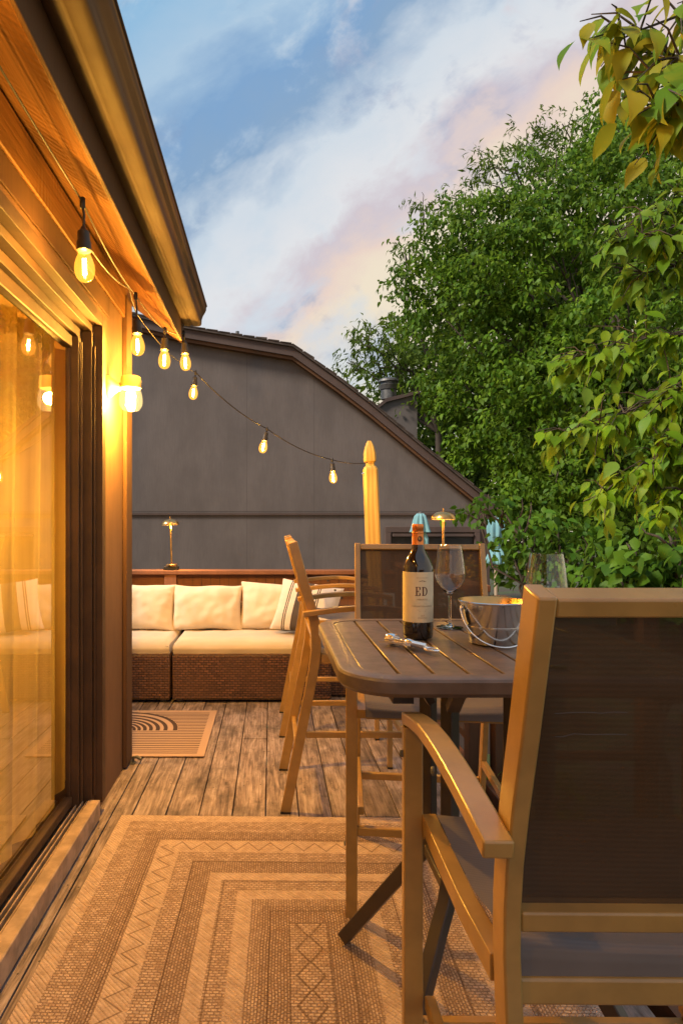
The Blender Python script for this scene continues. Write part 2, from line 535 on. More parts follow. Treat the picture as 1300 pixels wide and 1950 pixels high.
# ------------------------------------------------------------------ setting
MB().box((-40, -30, -1.5), (60, 70, -1.3)).build('ground', ground_mat())['kind'] = 'structure'
rng = random.Random(3)
d = MB()
xs = [-.0236 + .1425 * k for k in range(-4, 8)]
edges = [-.775, -.682, -.5934] + xs[1:]
for i in range(len(edges) - 1):
    x0, x1 = edges[i] + .0028, min(edges[i + 1], 1.075) - .0028
    if x1 - x0 < .03: continue
    j = 3.64 if i % 3 else 1.3 + rng.random() * .4
    ys = [-1.6, j - .0018, j + .0018, 5.32] if i > 1 else [-1.6, 5.32]
    for k in range(0, len(ys), 2):
        dz = rng.uniform(-.0022, .0016)
        d.box((x0, ys[k], -.038), (x1, ys[k + 1], dz))
        for yy in np.arange(ys[k] + .12, ys[k + 1], .406):
            for q in (.22, .78):
                cx = x0 + (x1 - x0) * (q + rng.uniform(-.05, .05)); cy = yy + rng.uniform(-.03, .03)
                d.lathe([(.0035, 0), (.0035, .0006)], (cx, cy, dz), 6, 1)
for k in range(5, 17):
    x1 = -.0236 - .1425 * k - .0028
    d.box((max(x1 - .137, -2.4), 3.31, -.038), (x1 if k > 5 else -.7785, 5.32, rng.uniform(-.002, .001)))
dk = d.build('deck', [MT['deck'], MT['track']], bevel=.0025, seg=1); dk['kind'] = 'structure'
j = MB()
for y in np.arange(-1.5, 5.3, .6): j.box((-.77, y, -.2), (1.06, y + .04, -.0385))
j.box((1.061, -1.6, -.26), (1.095, 5.32, -.045)); j.box((-.77, 5.33, -.26), (1.095, 5.36, -.045))
for x in (-.6, .96):
    for y in (-1.2, 2.0, 5.0): j.box((x, y + .05, -1.32), (x + .1, y + .15, -.2005))
j.build('deck_framing', MT['rail'])['kind'] = 'structure'

# ------------------------------------------------------------------ the house on the left
house = tag(empty('house', (0, 0, 0)), 'brown wood sided house with overhanging eave beside the deck', 'house')
w = MB()
w.box((-.87, 2.752, -.3), (-.75, 3.285, 2.62)); w.box((-.90, -1.8, 2.142), (-.75, 2.752, 2.62)); w.box((-.90, -1.8, -.3), (-.75, -.352, 2.142))
w.box((-6, 3.15, -1.3), (-.873, 3.283, 3.0))
w.build('wall', MT['siding'], house)
b = MB(); b.box((-.749, 3.18, .01), (-.728, 3.30, 2.40)); b.box((-.84, 3.286, .01), (-.7285, 3.306, 2.40))
b.build('corner_trim', MT['trim'], house, bevel=.003)
b = MB(); b.box((-.7495, -1.8, 2.285), (-.735, 3.179, 2.4295)); b.build('frieze_board', MT['soffit'], house, bevel=.004)
b = MB(); b.box((-.7495, -1.8, 2.19), (-.741, 2.9, 2.28)); b.build('upper_siding_board', MT['trim'], house, bevel=.003)
sl = (2.44 - 2.28) / (.735 - .515)
def zs(x): return 2.28 + (-.515 - x) * sl
b = MB(); b.prism([(-.516, zs(-.516)), (-.62, zs(-.62)), (-.62, zs(-.62) + .04), (-.516, zs(-.516) + .04)], 'y', -1.8, 3.62)
b.prism([(-.6215, zs(-.6215) + .006), (-.80, zs(-.80) + .006), (-.80, zs(-.80) + .05), (-.6215, zs(-.6215) + .05)], 'y', -1.8, 3.618)
b.build('soffit', MT['soffit'], house, bevel=.004)
b = MB(); b.prism([(-.5145, 2.276), (-.5035, 2.276), (-.5035, 2.42), (-.5145, 2.42)], 'y', -1.8, 3.635)
b.build('fascia_board', MT['trim'], house, bevel=.003)
b = MB(); b.prism([(-.45, zs(-.45) + .23), (-6, zs(-6) + .23), (-6, zs(-6) + .37), (-.45, zs(-.45) + .37)], 'y', -1.8, 3.60)
b.prism([(-.801, zs(-.801) + .055), (-6, zs(-6) + .055), (-6, zs(-6) + .229), (-.801, zs(-.801) + .229)], 'y', 3.30, 3.595)
b.build('roof', MT['shingle'], house)
gp = [(-.503, 2.392), (-.472, 2.388), (-.465, 2.394), (-.455, 2.394), (-.448, 2.388), (-.42, 2.388), (-.408, 2.3915), (-.404, 2.40), (-.4025, 2.425), (-.395, 2.447), (-.383, 2.466), (-.377, 2.48), (-.376, 2.497), (-.371, 2.50), (-.371, 2.506), (-.38, 2.506)]
b = MB(); nG = len(gp)
b.grid(lambda u, v: (gp[round(v * (nG - 1))][0], -1.8 + u * 5.45, gp[round(v * (nG - 1))][1]), 1, nG - 1)
b.add([(p[0], 3.65, p[1]) for p in gp] + [(-.503, 3.65, 2.506)], [tuple(range(nG + 1))])
b.build('gutter', MT['gutter'], house, smooth=12, solid=.003)

door = empty('sliding_door'); door.parent = house
fr = MB()
fr.box((-.845, 2.60, .05), (-.795, 2.6585, 2.0185)); fr.box((-.845, 2.66, .05), (-.757, 2.6985, 2.0585)); fr.box((-.86, 2.70, .05), (-.722, 2.751, 2.14))
fr.box((-.90, -.35, 2.02), (-.797, 2.6585, 2.0575)); fr.box((-.90, -.35, 2.06), (-.759, 2.6985, 2.091)); fr.box((-.90, -.35, 2.0935), (-.722, 2.6985, 2.141))
fr.box((-.90, -.352, .05), (-.757, -.30, 2.0185))
for x, y in ((-.7905, 2.615), (-.7525, 2.672)): fr.box((x, y, .09), (x + .006, y + .012, 2.0))
fr.build('door_frame', MT['darktrim'], door, bevel=.0012)
st = MB(); st.box((-.845, 2.587, .088), (-.826, 2.599, 2.019)); st.box((-.855, -.299, .088), (-.815, -.24, 2.019)); st.box((-.8545, -.239, .0885), (-.8155, 2.5865, .125)); st.box((-.8545, -.239, 1.97), (-.8155, 2.5865, 2.0185))
st.build('stile', MT['darktrim'], door, bevel=.004)
g = MB(); g.add([(-.832, -.24, .124), (-.832, 2.588, .124), (-.832, 2.588, 1.971), (-.832, -.24, 1.971)], [(0, 1, 2, 3)])
g.build('glass_pane', MT['pane'], door)
s_ = MB(); s_.box((-.765, -.4, .012), (-.715, 2.64, .088)); s_.build('sill', MT['sill'], door, bevel=.004)
t_ = MB(); t_.box((-.90, -.4, .012), (-.766, 2.64, .066))
for x in (-.772, -.79, -.808): t_.box((x, -.39, .0665), (x + .005, 2.638, .084), 1)
t_.build('track', [MT['track'], MT['sill']], door, bevel=.0015)
fl = MB().box((-5, -1.8, -.02), (-.91, 3.1, .03)).build('room_floor', MT['darktrim']); fl['kind'] = 'structure'
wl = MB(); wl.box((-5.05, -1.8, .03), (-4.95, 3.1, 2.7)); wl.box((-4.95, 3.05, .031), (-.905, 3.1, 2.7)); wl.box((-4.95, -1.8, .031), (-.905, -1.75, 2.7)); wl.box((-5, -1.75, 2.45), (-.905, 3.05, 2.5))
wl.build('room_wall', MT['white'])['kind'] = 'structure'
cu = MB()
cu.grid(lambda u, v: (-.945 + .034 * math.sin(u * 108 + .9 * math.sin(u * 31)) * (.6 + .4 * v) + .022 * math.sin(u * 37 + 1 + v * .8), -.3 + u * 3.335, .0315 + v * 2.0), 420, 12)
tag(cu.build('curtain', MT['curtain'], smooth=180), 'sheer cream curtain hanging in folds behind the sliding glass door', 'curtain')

rlp = tag(empty('floor_lamp', (-1.62, 2.3, .03)), 'lit floor lamp glowing in the room behind the curtain', 'lamp')
b = MB(); b.lathe([(.14, 0), (.14, .02), (.02, .035), (.012, .06), (.012, 1.80)], (0, 0, 0), 24); b.build('stand', MT['brass'], rlp, smooth=40)
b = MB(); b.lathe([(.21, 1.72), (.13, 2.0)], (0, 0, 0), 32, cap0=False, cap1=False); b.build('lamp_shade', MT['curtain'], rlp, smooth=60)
# wall lantern
sc = tag(empty('wall_lantern', (-.75, 2.90, 1.875)), 'lit jelly jar wall lantern with ribbed glass on the brown siding', 'wall lamp')
b = MB(); b.lathe([(.052, 0), (.05, .012), (.036, .026), (.022, .045), (.018, .06)], (0, 0, 0), 28); b.xform(Matrix.Rotation(R(90), 4, 'Y'))
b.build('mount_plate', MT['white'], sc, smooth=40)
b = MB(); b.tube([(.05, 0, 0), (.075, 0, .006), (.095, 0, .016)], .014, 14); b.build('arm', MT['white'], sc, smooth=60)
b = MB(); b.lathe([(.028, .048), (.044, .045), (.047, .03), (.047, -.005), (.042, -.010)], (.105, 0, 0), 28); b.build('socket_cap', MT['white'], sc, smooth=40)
pr = []
for i in range(33):
    t = i / 32
    r = (.043 + .010 * math.sin(t * math.pi * .9)) * (1 - .22 * max(0, (t - .72) / .28) ** 1.6) + .0011 * math.sin(t * 60)
    pr.append((r, -.0105 - t * .098))
b = MB(); b.lathe(pr, (.105, 0, 0), 32, cap0=False); b.build('glass_jar', MT['jar'], sc, smooth=60)
LAMPS = [((-.645, 2.90, 1.822), 225.0, .028)]

# ------------------------------------------------------------------ string light
def bez(pts, n=14, sag=0.0):
    out = []
    for a, c in zip(pts[:-1], pts[1:]):
        a, c = Vector(a), Vector(c)
        for i in range(n):
            t = i / n; p = a.lerp(c, t); p.z -= sag * 4 * t * (1 - t) * (c - a).length
            out.append(p)
    out.append(Vector(pts[-1])); return out
bul = [  # clamp px, py, glass centre px, py, Z, size
    (157, 384, 161, 508, 1.95, 'nearest bulb, largest, hanging under the eave beside the sliding door'),
    (258, 562, 262, 657, 2.79, 'bulb hanging under the eave above the wall lantern'),
    (314, 628, 313, 685, 3.25, 'tilted bulb hanging under the soffit, third along the eave cable'),
    (350, 634, 353, 690, 3.60, 'tilted bulb hanging below the gutter end at the roof corner'),
    (372, 708, 368, 748, 4.40, 'lowest bulb beside the roof corner, hanging against the grey gable'),
    (508, 816, 501, 851, 4.75, 'bulb in the middle of the cable run across the grey gable'),
    (632, 875, 634, 909, 5.0, 'bulb nearest the yellow wooden post, hanging against the grey gable')]
def hanging_bulb(top, glass, label, power):
    top = Vector(top); glass = Vector(glass)
    ax = (top - glass); L = ax.length; ax.normalize()
    root = empty('hanging_bulb', top)
    tag(root, label, 'light bulb', 'glowing bulbs on the outdoor string light')
    q = Vector((0, 0, 1)).rotation_difference(ax).to_matrix().to_4x4()
    T = Matrix.Translation(glass - top) @ q
    b = MB(); b.lathe([(.014, .045), (.0225, .05), (.0225, .075), (.019, .082), (.0185, .108), (.010, .116), (.006, .125)], (0, 0, 0), 20); b.xform(T)
    so = b.build('socket', MT['rubber'], root, smooth=40)
    c = T @ Vector((0, 0, .12))
    b = MB(); b.tube([c, (c * .5) + Vector((.004, 0, 0)), Vector((0, 0, -.012))], .0042, 8)
    b.lathe([(.007, -.02), (.009, -.014), (.009, .010), (.006, .014)], (0, 0, 0), 10)
    b.build('drop_cable', MT['rubber'], root, smooth=50)
    prof = [(.0003, -.047), (.010, -.0455), (.019, -.041), (.026, -.032), (.030, -.020), (.0315, -.006), (.030, .008), (.026, .022), (.021, .034), (.0165, .044), (.015, .05)]
    b = MB(); b.lathe(prof, (0, 0, 0), 24, cap0=False, cap1=False); b.xform(T)
    gl = b.build('glass_bulb', MT['bulbglass'], root, smooth=180)
    b = MB()
    for dx in (-.0045, .0045): b.tube([(dx, 0, -.024), (dx * .8, 0, .026)], .0024, 8)
    b.xform(T)
    b.build('filament', MT['filament'], gl, smooth=60)
    LAMPS.append((tuple(T @ Vector((0, 0, 0)) + top), power, .007))
    return root
tops = []
for a, b_, c, e, Z, lab in bul:
    tp = P(a, b_, Z); tops.append(tp)
    hanging_bulb(tp, P(c, e, Z), 'glowing amber ' + lab, 24 if Z < 2 else 30 if Z < 4 else 13)
# run continued unseen behind the camera, bulbs added to light rug and chairs
for y, lab in ((.95, 'added unseen amber bulb under the eave just before the camera frame begins'), (-.15, 'added unseen amber bulb under the eave further back than the frame'), (-1.1, 'added unseen amber bulb at the back end of the eave')):
    tp = Vector((-.59, y, 2.25)); tops.insert(0, tp)
    hanging_bulb(tp, tp + Vector((.01, 0, -.2)), lab, 42 if y > .5 else 24)
cab = tag(empty('light_cable', tops[0]), 'thin black string light cable along the eave and across to the wooden post', 'cable')
def rel(pts): return [Vector(p) - tops[0] for p in pts]
run = tops[:7]
b = MB(); b.tube(rel(bez(run[:4], 12, .01) [:-1] + bez([run[3], P(40, 175, 1.45) + Vector((0, 0, 0))], 1)[:0] + bez(run[3:], 12, .03)), .0032, 6)
b.build('eave_wire', MT['rubber'], cab, smooth=60)
pend = Vector(((700 - VX) * 5.05 / F, 5.05, HC + (HY - 881) * 5.05 / F))
b = MB(); b.tube(rel(bez([P(170, 470, 2.05), P(245, 548, 2.75), P(262, 600, 3.2), P(345, 690, 4.1), tops[7]], 10, .03)), .003, 6)
b.tube(rel(bez([tops[7], tops[8], tops[9], pend], 14, .055)), .004, 6)
b.build('crossing_wire', MT['rubber'], cab, smooth=60)

# ------------------------------------------------------------------ deck railing (back)
rl = tag(empty('back_railing', (0, 5.2, -.03)), 'red brown stained railing with board panel behind the wicker sofa', 'railing')
b = MB(); b.box((-2.4, -.09, .855), (1.1, .06, .89)); b.build('top_rail', MT['rail'], rl, bevel=.006)
b = MB(); b.box((-2.4, -.02, .70), (-.8695, .015, .8545)); b.box((-.7695, -.02, .70), (.8, .015, .8545)); b.box((.94, -.02, .70), (1.1, .015, .8545)); b.build('rail_board', MT['rail'], rl, bevel=.004)
b = MB()
for x in np.arange(-2.35, .78, .146): b.box((x, .018, .06), (x + .14, .04, .8545))
b.box((-2.4, -.02, .05), (1.1, .0175, .12)); b.build('board_panel', MT['rail'], rl, bevel=.003)
for x in (-.8695 + .05, -2.2):
    b = MB(); b.box((x - .049, -.075, .005), (x + .049, .017, .854)); b.build('post', MT['rail'], rl, bevel=.004)
b = MB()
for x in np.arange(-.72, .8, .075): b.tube([(x, -.03, .12), (x, -.03, .84)], .0013, 4)
for z in np.arange(.15, .84, .075): b.tube([(-.76, -.03, z), (.79, -.03, z)], .0013, 4)
b.build('wire_mesh', MT['black'], rl)
cap = empty('post_cap', (-.82, 5.185, .89)); cap.location = (-.82, -.015, .89); cap.parent = rl
b = MB(); b.prism([(-.06, 0), (.06, 0), (.055, .03), (-.055, .03)], 'y', -.05, .05); b.build('cap_body', MT['black'], cap, bevel=.003)

def table_lamp(loc, label, power, lean=0.0):
    r = empty('cordless_lamp', loc); r.rotation_euler = (0, lean, 0)
    tag(r, label, 'lamp')
    b = MB(); b.lathe([(.048, 0), (.048, .012), (.044, .016), (.010, .018)], (0, 0, 0), 32); b.build('base', MT['brass'], r, smooth=40)
    b = MB(); b.tube([(0, 0, .016), (0, 0, .345)], .0075, 14); b.build('stem', MT['brass'], r, smooth=60)
    pr = [(.072, .336), (.0725, .342), (.070, .350), (.064, .362), (.052, .374), (.036, .382), (.018, .386), (.004, .387), (.004, .405), (.0005, .406)]
    b = MB(); b.lathe(pr, (0, 0, 0), 40, cap0=False); sh = b.build('lamp_shade', MT['brass'], r, smooth=50)
    b = MB(); b.lathe([(.010, .338), (.066, .338), (.066, .341), (.010, .341)], (0, 0, 0), 36, cap0=False, cap1=False); b.build('diffuser', MT['diffuser'], r)
    LAMPS.append(((loc[0], loc[1], loc[2] + .318), power, .02))
    return r
table_lamp((-.815, 5.17, .893), 'slim brass cordless lamp glowing on the back railing post left of the sofa', 17.0, R(-2))

# right hand railing with wire panels
rr = tag(empty('side_railing', (1.046, 4.2, .04)), 'dark railing with bent wire panels along the right deck edge', 'railing')
b = MB(); b.box((-.05, -1.0, .855), (.07, .9, .89)); b.build('top_rail', MT['rail'], rr, bevel=.005)
b = MB(); b.box((-.02, -.93, .06), (.02, .85, .10)); b.build('bottom_rail', MT['trim'], rr, bevel=.003)
for y in (-.97, -.05, .86):
    b = MB(); b.box((-.045, y - .045, -.3), (.045, y + .045, .8545)); b.build('post', MT['trim'], rr, bevel=.004)
b = MB(); rg = random.Random(5)
for z in np.arange(.2, .84, .11): b.tube([(-.012 + rg.uniform(-.012, .012), -.93 + t * .178, z + rg.uniform(-.008, .008)) for t in range(11)], .002, 4)
for y in np.arange(-.85, .85, .12): b.tube([(-.01, y, .1), (-.018, y + .01, .45), (-.01, y, .85)], .002, 4)
b.build('wire_mesh', MT['steel'], rr)
table_lamp((1.046, 3.83, .931), 'slim brass cordless lamp glowing on the side railing behind the far chair', 14)
sg = tag(empty('stair_railing', (1.13, 3.16, 0)), 'short dark wire panel turning off the right deck edge', 'railing')
for za, zb in ((.06, .10), (.82, .86)): MB().box((0, -.02, za), (.75, .02, zb)).build('rail', MT['trim'], sg, bevel=.003)
for x in (.02, .75):
    b = MB(); b.box((x - .04, -.042, -.4), (x + .04, .042, .88)); b.build('post', MT['trim'], sg, bevel=.003)
b = MB()
for z in np.arange(.18, .82, .11): b.tube([(.06 + t * .066, rg.uniform(-.01, .01), z + rg.uniform(-.01, .01)) for t in range(11)], .002, 4)
for x in np.arange(.12, .72, .12): b.tube([(x, 0, .1), (x + .01, .01, .45), (x, 0, .82)], .002, 4)
b.build('wire_mesh', MT['steel'], sg)

# carved post
def gothic_post():
    z1 = HC + (HY - 838) * 5.1 / F
    r = tag(empty('wooden_post', P(722, 1300, 5.1).xy.to_3d() + Vector((0, 0, -.3))), 'tall yellow pine post with a carved finial holding the string light', 'post')
    r.location = ((724 - VX) * 5.1 / F, 5.135, -.3); r.rotation_euler = (0, R(-2.2), 0)
    h = z1 + .3; a = .056
    b = MB()
    prof = [(0, a), (h - .235, a), (h - .212, a * .80), (h - .205, a * .62), (h - .19, a * .58), (h - .178, a * .62), (h - .168, a * .80), (h - .15, a * .84), (h - .10, a * .80), (h - .05, a * .62), (h - .02, a * .42), (h, a * .22)]
    vs = []; fs = []
    for z, q in prof:
        c = q * .3
        vs += [(-q + c, -q, z), (q - c, -q, z), (q, -q + c, z), (q, q - c, z), (q - c, q, z), (-q + c, q, z), (-q, q - c, z), (-q, -q + c, z)] if z > h - .236 else [(-q + .004, -q, z), (q - .004, -q, z), (q, -q + .004, z), (q, q - .004, z), (q - .004, q, z), (-q + .004, q, z), (-q, q - .004, z), (-q, -q + .004, z)]
    n = len(prof)
    for i in range(n - 1):
        for k in range(8): fs.append((i * 8 + k, i * 8 + (k + 1) % 8, (i + 1) * 8 + (k + 1) % 8, (i + 1) * 8 + k))
    fs.append(tuple((n - 1) * 8 + k for k in range(8)))
    b.add(vs, fs); b.build('post_shaft', MT['pine'], r, smooth=30)
    b = MB(); b.tube([(-.075, -.03, h - .27), (-.055, -.035, h - .262)], .006, 8); b.build('hook', MT['steel'], r)
gothic_post()

# ------------------------------------------------------------------ neighbour house
NZ = 9.0
def N(px, py): p = P(px, py, NZ); return (p.x, p.z)
nb = tag(empty('neighbour_house', (0, NZ, 0)), 'grey brown gabled house with steep roof edge behind the deck', 'house')
top = [(60, 560), (244, 602), (350, 627), (556, 662), (640, 722), (700, 768), (800, 851), (932, 958)]
wallpoly = [N(x, y + 16) for x, y in top if x > 200 and x < 900] + [N(913, 956), (N(930, 0)[0], N(0, 974)[1]), (N(930, 0)[0], -1.4), (-6.0, -1.4), (-6.0, N(0, 600)[1])]
wallpoly = [(-6.0, N(0, 540)[1])] + [N(x, y + 16) for x, y in top[1:-1]] + [N(912, 958), (N(912, 0)[0], -1.4), (-6.0, -1.4)]
b = MB(); b.prism(wallpoly, 'y', 0, 6.0); b.build('wall', MT['gable'], nb)
b = MB(); b.box((N(908, 0)[0], -.03, -1.4), (N(931, 0)[0], 5.9, N(0, 968)[1])); b.build('corner_board', MT['bargeboard'], nb, bevel=.006)
b = MB(); b.box((-5.0, -.028, N(0, 981)[1]), (N(907, 0)[0], -.002, N(0, 977)[1])); b.build('drip_strip', MT['bargeboard'], nb)
def rib(off0, off1, y0, y1):
    b = MB()
    up = [N(x, y + off0) for x, y in top]; lo = [N(x, y + off1) for x, y in top]
    for i in range(len(top) - 1): b.prism([up[i], up[i + 1], lo[i + 1], lo[i]], 'y', y0, y1)
    return b
rib(5, 21, -.16, -.12).build('bargeboard', MT['bargeboard'], nb)
rib(20.5, 27, -.119, -.02).build('frieze_strip', MT['trim'], nb)
b = rib(0, 4.7, -.2, 6.2); b.build('roof', MT['shingle'], nb)
b = MB()
rs = random.Random(8)
for i in range(len(top) - 1):
    (xa, za), (xb, zb) = N(*top[i]), N(*top[i + 1]); L = math.hypot(xb - xa, zb - za); n = int(L / .16)
    for k in range(n):
        t0, t1 = k / n, (k + .93) / n
        h = rs.uniform(.012, .03)
        b.prism([(xa + (xb - xa) * t0, za + (zb - za) * t0), (xa + (xb - xa) * t1, za + (zb - za) * t1), (xa + (xb - xa) * t1, za + (zb - za) * t1 + h), (xa + (xb - xa) * t0, za + (zb - za) * t0 + h * .5)], 'y', -.21, 6.1)
b.build('shingle_course', MT['shingle'], nb)
pz = 3.2
def NN(px, py): p = P(px, py, NZ + pz); return (p.x, p.z)
ch = empty('chimney', (0, pz, 0)); ch.parent = nb
b = MB(); b.prism([NN(715, 776), NN(735, 762), NN(794, 748), NN(794, 900), NN(715, 900)], 'y', 0, 1.1); b.build('chase', MT['gable'], ch)
b = MB(); b.prism([NN(710, 779), NN(734, 759), NN(797, 744), NN(797, 750), NN(735, 766), NN(712, 784)], 'y', -.06, 1.16); b.build('chase_cap', MT['bargeboard'], ch)
cx, cz = NN(748, 752); sc_ = (NZ + pz) / F
b = MB(); b.lathe([(15 * sc_, 0), (15 * sc_, 18 * sc_), (17 * sc_, 19 * sc_), (20 * sc_, 27 * sc_), (16 * sc_, 29 * sc_), (16 * sc_, 33 * sc_), (21 * sc_, 34 * sc_), (20 * sc_, 38 * sc_), (15 * sc_, 41 * sc_)], (cx, .45, cz), 20); b.build('flue', MT['metalpipe'], ch, smooth=30)
vx, vz = P(452, 650, NZ + 1).x, P(452, 650, NZ + 1).z
b = MB(); b.lathe([(.028, -.15), (.028, .16)], (vx, 1.0, vz), 12); b.build('vent_pipe', MT['metalpipe'], nb, smooth=40)
wf = empty('window', (0, 0, 0)); wf.parent = nb
b = MB(); x0, z1 = N(732, 1003); x1, z0 = N(911, 1120)
b.box((x0, -.07, z1 - .08), (x1, -.003, z1)); b.box((x0, -.07, z0), (x0 + .08, -.003, z1 - .081)); b.box((x1 - .08, -.07, z0), (x1, -.003, z1 - .081)); b.box((x0 + .1, -.09, z1 - .14), (x1 - .1, -.004, z1 - .1)); b.build('frame', MT['bargeboard'], wf, bevel=.004)
b = MB(); b.box((x0 + .08, -.02, z0), (x1 - .08, -.0035, z1 - .141)); b.build('pane', MT['black'], wf)

# platform of planks at the foot of that wall
pl = tag(empty('plank_platform', (0, 0, 0)), 'pale plank platform at the foot of the neighbouring wall', 'platform')
b = MB(); zz = .33
for k in range(9):
    x0 = 1.05 + k * .17; b.box((x0, 6.9, zz - .03), (x0 + .162, 8.3, zz))
b.build('planks', MT['plank'], pl, bevel=.004)
b = MB(); b.box((1.05, 6.93, -1.35), (2.57, 6.96, zz - .031)); b.box((1.06, 7.0, -1.35), (1.1, 8.2, zz - .031)); b.box((2.5, 7.0, -1.35), (2.54, 8.2, zz - .031)); b.build('skirt', MT['bargeboard'], pl)

# closed parasols
def parasol(px, pyt, Z, hh, label, tie):
    p = P(px, pyt, Z)
    r = tag(empty('closed_parasol', (p.x, Z, -1.3)), label, 'parasol', 'closed teal parasols')
    H = p.z + 1.3; k = Z / F
    b = MB(); b.tube([(0, 0, 0), (0, 0, H - .03)], .022, 10); b.build('pole', MT['plank'], r, smooth=60)
    b = MB(); b.lathe([(.24, 0), (.24, .05), (.05, .08), (.04, .25)], (0, 0, 0), 24); b.build('foot', MT['black'], r, smooth=40)
    def canopy(prof, seg=48, pleats=8, amp=.16):
        def fn(u, v):
            t = v * (len(prof) - 1); i = min(int(t), len(prof) - 2); q = t - i
            rr = prof[i][0] * (1 - q) + prof[i + 1][0] * q; z = prof[i][1] * (1 - q) + prof[i + 1][1] * q
            rr *= 1 + amp * math.cos(u * 2 * math.pi * pleats) + .05 * math.sin(u * 31)
            return (rr * math.cos(u * 2 * math.pi), rr * math.sin(u * 2 * math.pi), H + z)
        return MB().grid(fn, seg * 2, 16)
    if tie:
        prof = [(.03, 0), (.085, -.03), (.10, -.14), (.085, -.27), (.048, -.352), (.048, -.375), (.075, -.42), (.105, -.50), (.122, -.57)]
    else:
        prof = [(.035, 0), (.06, -.03), (.075, -.08), (.10, -.19), (.112, -.225)]
        canopy([(.05, -.2), (.085, -.3), (.09, -.8), (.06, -.95), (.12, -1.25)]).build('lower_canopy', MT['teal'], r, smooth=60, solid=.004)
    canopy(prof).build('canopy', MT['teal'], r, smooth=60, solid=.004)
    b = MB(); b.lathe([(.03, -.01), (.03, .012), (.012, .025)], (0, 0, H), 12); b.build('finial', MT['metalpipe'], r, smooth=40)
    if tie:
        b = MB(); b.lathe([(.052, -.378), (.058, -.364), (.052, -.35)], (0, 0, H), 20, cap0=False, cap1=False); b.build('tie_band', MT['teal'], r, smooth=60)
parasol(800, 978, 7.6, .3, 'closed teal parasol with pointed top behind the wine bottle', False)
parasol(944, 986, 7.8, .3, 'closed teal parasol tied round its middle at the neighbouring wall corner', True)

# ------------------------------------------------------------------ sofa
def pillow(w, h, t, seed, pinch=.06, nu=36, wr=.010):
    """soft cushion standing in the xz plane, thickness along y, centred"""
    rd = random.Random(seed); off = Vector((rd.uniform(0, 50), rd.uniform(0, 50), rd.uniform(0, 50)))
    b = MB()
    def side(sgn):
        def fn(u, v):
            a, c = 2 * u - 1, 2 * v - 1
            e = max(0.0, (1 - abs(a) ** 3.2)) ** .55 * max(0.0, (1 - abs(c) ** 3.2)) ** .55
            px = a * w / 2 * (1 - pinch * (1 - c * c) * abs(a) ** 3); pz = c * h / 2 * (1 - pinch * (1 - a * a) * abs(c) ** 3)
            q = Vector((px, sgn * .5, pz))
            nz = noise.noise(q * 7 + off) * wr + noise.noise(q * 18 + off) * wr * .45
            edge = min(1 - abs(a), 1 - abs(c))
            wk = math.sin((px * 3 + pz * 5) * 22 + noise.noise(q * 5 + off) * 5) * .0035 * max(0, 1 - edge * 5) * (edge > .001)
            y = sgn * (e * t / 2 + (nz + wk) * min(1, edge * 8))
            pz2 = pz + noise.noise(Vector((px * 6, 0, 3)) + off) * .012 * abs(c)
            return (px, y, pz2)
        return fn
    b.grid(side(-1), nu, nu); b.grid(side(1), nu, nu)
    return b
def cushion(x0, x1, y0, y1, z0, z1, seed, crown=.018, wr=.006):
    off = Vector((seed * 3.1, seed * 1.7, 0)); b = MB(); r = .035
    n1, n2 = 44, 30
    def prof(v):            # 0 front bottom -> front top -> back top
        pts = [(y0 + .01, z0), (y0 - .004, z0 + (z1 - z0) * .4), (y0 + .004, z1 - .03), (y0 + .025, z1 - .008), (y0 + .06, z1), (y1, z1)]
        L = [0, .12, .25, .32, .4, 1.0]
        for i in range(5):
            if v <= L[i + 1] + 1e-9:
                q = (v - L[i]) / (L[i + 1] - L[i]); return pts[i][0] * (1 - q) + pts[i + 1][0] * q, pts[i][1] * (1 - q) + pts[i + 1][1] * q
        return pts[-1]
    def fn(u, v):
        y, z = prof(v); x = x0 + (x1 - x0) * u
        e = min(u, 1 - u) * (x1 - x0); k = min(1, e / r)
        z = z - (1 - math.sqrt(max(0, 1 - (1 - k) ** 2))) * .03 * (v > .2) + crown * math.sin(math.pi * u) * max(0, v - .3) * (1 - v) * 2
        q = Vector((x, y, z)); nz = noise.noise(q * 9 + off) * wr + noise.noise(Vector((x * 26, y * 5, z * 20)) + off) * wr * .5
        return (x, y - (nz if v < .3 else 0), z + (nz if v > .3 else 0))
    b.grid(fn, n1, n2)
    b.add([(x0, y0 + .01, z0), (x0, y1, z0), (x0, y1, z1 - .03), (x0, y0 + .004, z1 - .03)], [(0, 1, 2, 3)]); b.add([(x1, y0 + .01, z0), (x1, y1, z0), (x1, y1, z1 - .03), (x1, y0 + .004, z1 - .03)], [(0, 1, 2, 3)])
    return b
def sofa_section(x0, x1, label, backs, seeds):
    r = tag(empty('wicker_sofa', (0, 0, 0)), label, 'sofa', 'brown wicker sofa sections with cream cushions')
    b = MB(); b.box((x0, 4.35, .022), (x1, 5.08, .338)); b.box((x0 + .01, 4.95, .339), (x1 - .01, 5.08, .62)); b.build('wicker_base', MT['wicker'], r, bevel=.014, seg=3)
    for x in (x0 + .05, x1 - .05):
        for y in (4.4, 5.03): MB().box((x - .02, y - .02, .001), (x + .02, y + .02, .0215)).build('foot', MT['black'], r)
    cushion(x0 + .006, x1 - .006, 4.352, 4.94, .340, .432, seeds).build('seat_cushion', MT['cream'], r, smooth=70)
    for i, (cx, w_, h_, rz, ry) in enumerate(backs):
        b = pillow(w_, h_, .19, seeds * 7 + i, .06, 54, .020)
        b.xform(Matrix.Translation((cx, 4.81, .425 + h_ / 2)) @ Matrix.Rotation(R(rz), 4, 'Z') @ Matrix.Rotation(R(-11), 4, 'X') @ Matrix.Rotation(R(ry), 4, 'Y'))
        b.build('back_cushion', MT['cream'], r, smooth=180)
    return r
